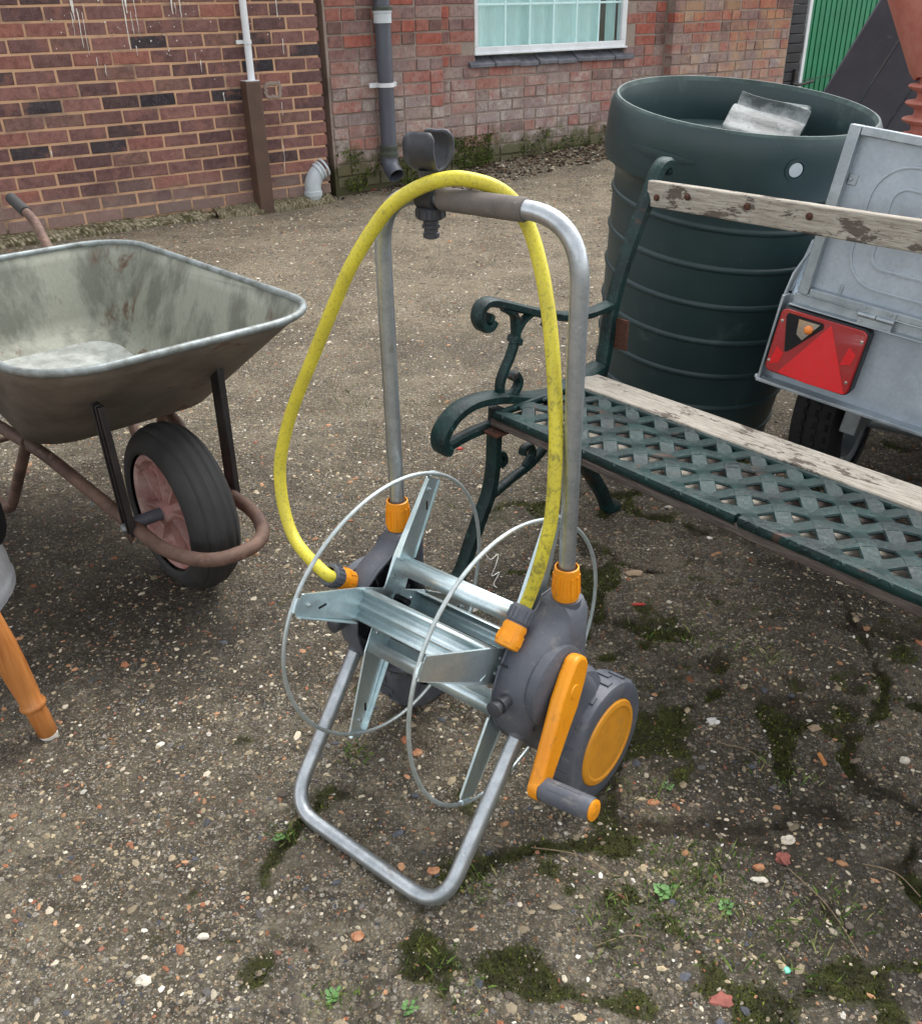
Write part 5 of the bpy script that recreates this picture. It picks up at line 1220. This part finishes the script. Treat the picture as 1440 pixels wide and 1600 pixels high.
# ------------------------------------------------------------------ things lying on the yard
def zc(x, y): return float(relief(np.array(x), np.array(y)) + gz(np.array(x), np.array(y)))
def rock(nm, loc, sz, mat, label, cat, k=3, flat=1.0, rz=0, sub=2, jag=.28):
    bm = bmesh.new(); bmesh.ops.create_icosphere(bm, subdivisions=2, radius=1.0); r = random.Random(k)
    for v in bm.verts: v.co *= 1 + (r.random() - .5) * jag; v.co = Vector((v.co.x * sz[0], v.co.y * sz[1], max(v.co.z, -.6) * sz[2]))
    me = bpy.data.meshes.new(nm); bm.to_mesh(me); bm.free(); me.materials.append(mat); o = bpy.data.objects.new(nm, me); link(o); o.location = (loc[0], loc[1], zc(*loc) + sz[2] * .45); o.rotation_euler = (0, 0, R(rz)); return tag(o, label, cat)
TAN = mottled('tan_stone', S(170, 148, 122), S(146, 124, 100), 60, .8, bump=.3); PALE = mottled('pale_stone', S(214, 206, 190), S(188, 178, 160), 60, .8, bump=.3)
ORST = mottled('orange_flint', S(164, 108, 72), S(186, 138, 102), 60, .6, bump=.2, c=S(226, 200, 168), cs=90); BRKST = mottled('brick_fragment_red', S(150, 88, 76), S(120, 70, 62), 60, .85, bump=.3)
CORK = mottled('filter_tan', S(204, 140, 84), S(190, 122, 70), 80, .8)
rock('paper_scrap', (0.468, 1.334), (.011, .009, .004), WHITE, 'crumpled white scrap lying right of the reel wheel', 'litter', 5, jag=.9)
rock('flat_stone', (0.655, 1.316), (.013, .010, .0035), TAN, 'flat tan stone to the right of the crumpled white scrap', 'stone', 7, jag=.5)
rock('flat_stone', (0.410, 1.858), (.020, .014, .004), TAN, 'flat grey-tan stone between the reel ring and the bench front edge', 'stone', 8, jag=.5)
rock('white_stone', (0.784, 1.224), (.010, .008, .006), PALE, 'rounded white pebble near the right edge level with the reel knob', 'stone', 9)
rock('brick_fragment', (0.500, 1.015), (.013, .011, .006), BRKST, 'dull red brick fragment beside the orange pebble', 'stone', 10, jag=.6)
rock('orange_pebble', (0.458, 0.999), (.010, .006, .005), ORST, 'orange pebble lying against a white chip', 'stone', 11)
rock('white_chip', (0.452, 0.976), (.012, .006, .004), PALE, 'white chip under the orange pebble', 'stone', 12, jag=.6)
rock('white_chip', (0.520, 1.051), (.010, .008, .006), PALE, 'pale chalky lump above the brick fragment', 'stone', 13, jag=.7)
rock('orange_flint', (-0.054, 1.002), (.011, .008, .004), ORST, 'orange flint inside the stand tube, nearest its lower bar', 'stone', 14, jag=.5)
rock('orange_flint', (-0.163, 0.889), (.010, .008, .004), ORST, 'orange flint lying just left of the stand tube bottom bar', 'stone', 15, jag=.5)
rock('orange_flint', (-0.088, 1.269), (.010, .009, .004), ORST, 'orange flint under the left ring of the reel', 'stone', 16, jag=.5)
rock('orange_flint', (0.318, 1.138), (.011, .006, .004), ORST, 'orange ringed flint below right of the reel wheel', 'stone', 17, jag=.4)
rock('turquoise_chip', (0.447, 0.825), (.005, .006, .002), TURQ, 'tiny turquoise plastic chip near the bottom right', 'litter', 18, jag=.3)
rock('white_stone', (-0.392, 0.894), (.009, .006, .004), PALE, 'small white stone in front of the pale chalky lump at bottom left', 'stone', 19)
rock('white_stone', (-0.460, 0.825), (.011, .009, .005), PALE, 'chalky white lump left of the reel stand', 'stone', 20, jag=.6)
rock('leaf_scrap', (0.346, 0.782), (.016, .011, .003), BRKST, 'curled brown leaf at the bottom edge right of centre', 'leaf', 21, jag=.7)
rock('white_pebble', (0.468, 1.733), (.006, .005, .004), PALE, 'small white pebble under the front of the bench', 'stone', 22)
rock('red_chip', (0.398, 1.730), (.016, .004, .003), REDCH, 'thin red-brown sliver on the concrete below the bench end', 'stone', 23)
rock('glass_shard', (0.562, 2.186), (.012, .006, .002), PALE, 'pale flat shard beside the bench rear leg', 'litter', 24, jag=.5)
rock('red_chip', (-0.000, 2.584), (.010, .006, .004), REDCH, 'small red chip far left of the bench leg', 'stone', 25)
tag(MB().tube(crom([(0.502, 0.994, zc(0.502, 0.994) + .004), (0.537, 0.922, .008), (0.556, 0.838, zc(0.556, 0.838) + .004)], 6), 0.0008, 6).build('twig', BARK, None), 'long thin stalk near the lower right, beside the brick fragment', 'twig')
tag(MB().tube(crom([(0.104, 1.054, zc(0.104, 1.054) + .004), (0.177, 1.024, .008), (0.233, 0.982, zc(0.233, 0.982) + .004)], 6), 0.0011, 6).build('twig', BARK, None), 'curved brown twig below the reel knob', 'twig')
tag(MB().tube(crom([(0.183, 0.866, zc(0.183, 0.866) + .004), (0.229, 0.878, .008), (0.259, 0.877, zc(0.259, 0.877) + .004)], 6), 0.0009, 6).build('twig', BARK, None), 'pale straw lying left of the bushy seedling', 'twig')
tag(MB().tube(crom([(0.619, 0.998, zc(0.619, 0.998) + .004), (0.663, 0.979, .008), (0.692, 0.948, zc(0.692, 0.948) + .004)], 6), 0.0010, 6).build('twig', BARK, None), 'thin dry stalk at the right edge', 'twig')
tag(MB().tube(crom([(0.468, 1.274, zc(0.468, 1.274) + .004), (0.511, 1.252, .008), (0.539, 1.218, zc(0.539, 1.218) + .004)], 6), 0.0010, 6).build('twig', BARK, None), 'thin stem below the crumpled white scrap', 'twig')
o = MB().cyl((0.637, 1.213, .008), (0.635, 1.238, .009), .0040, 12).build('cigarette_end', CORK, None); tag(o, 'tan cigarette end right of the flat tan stone', 'cigarette end')
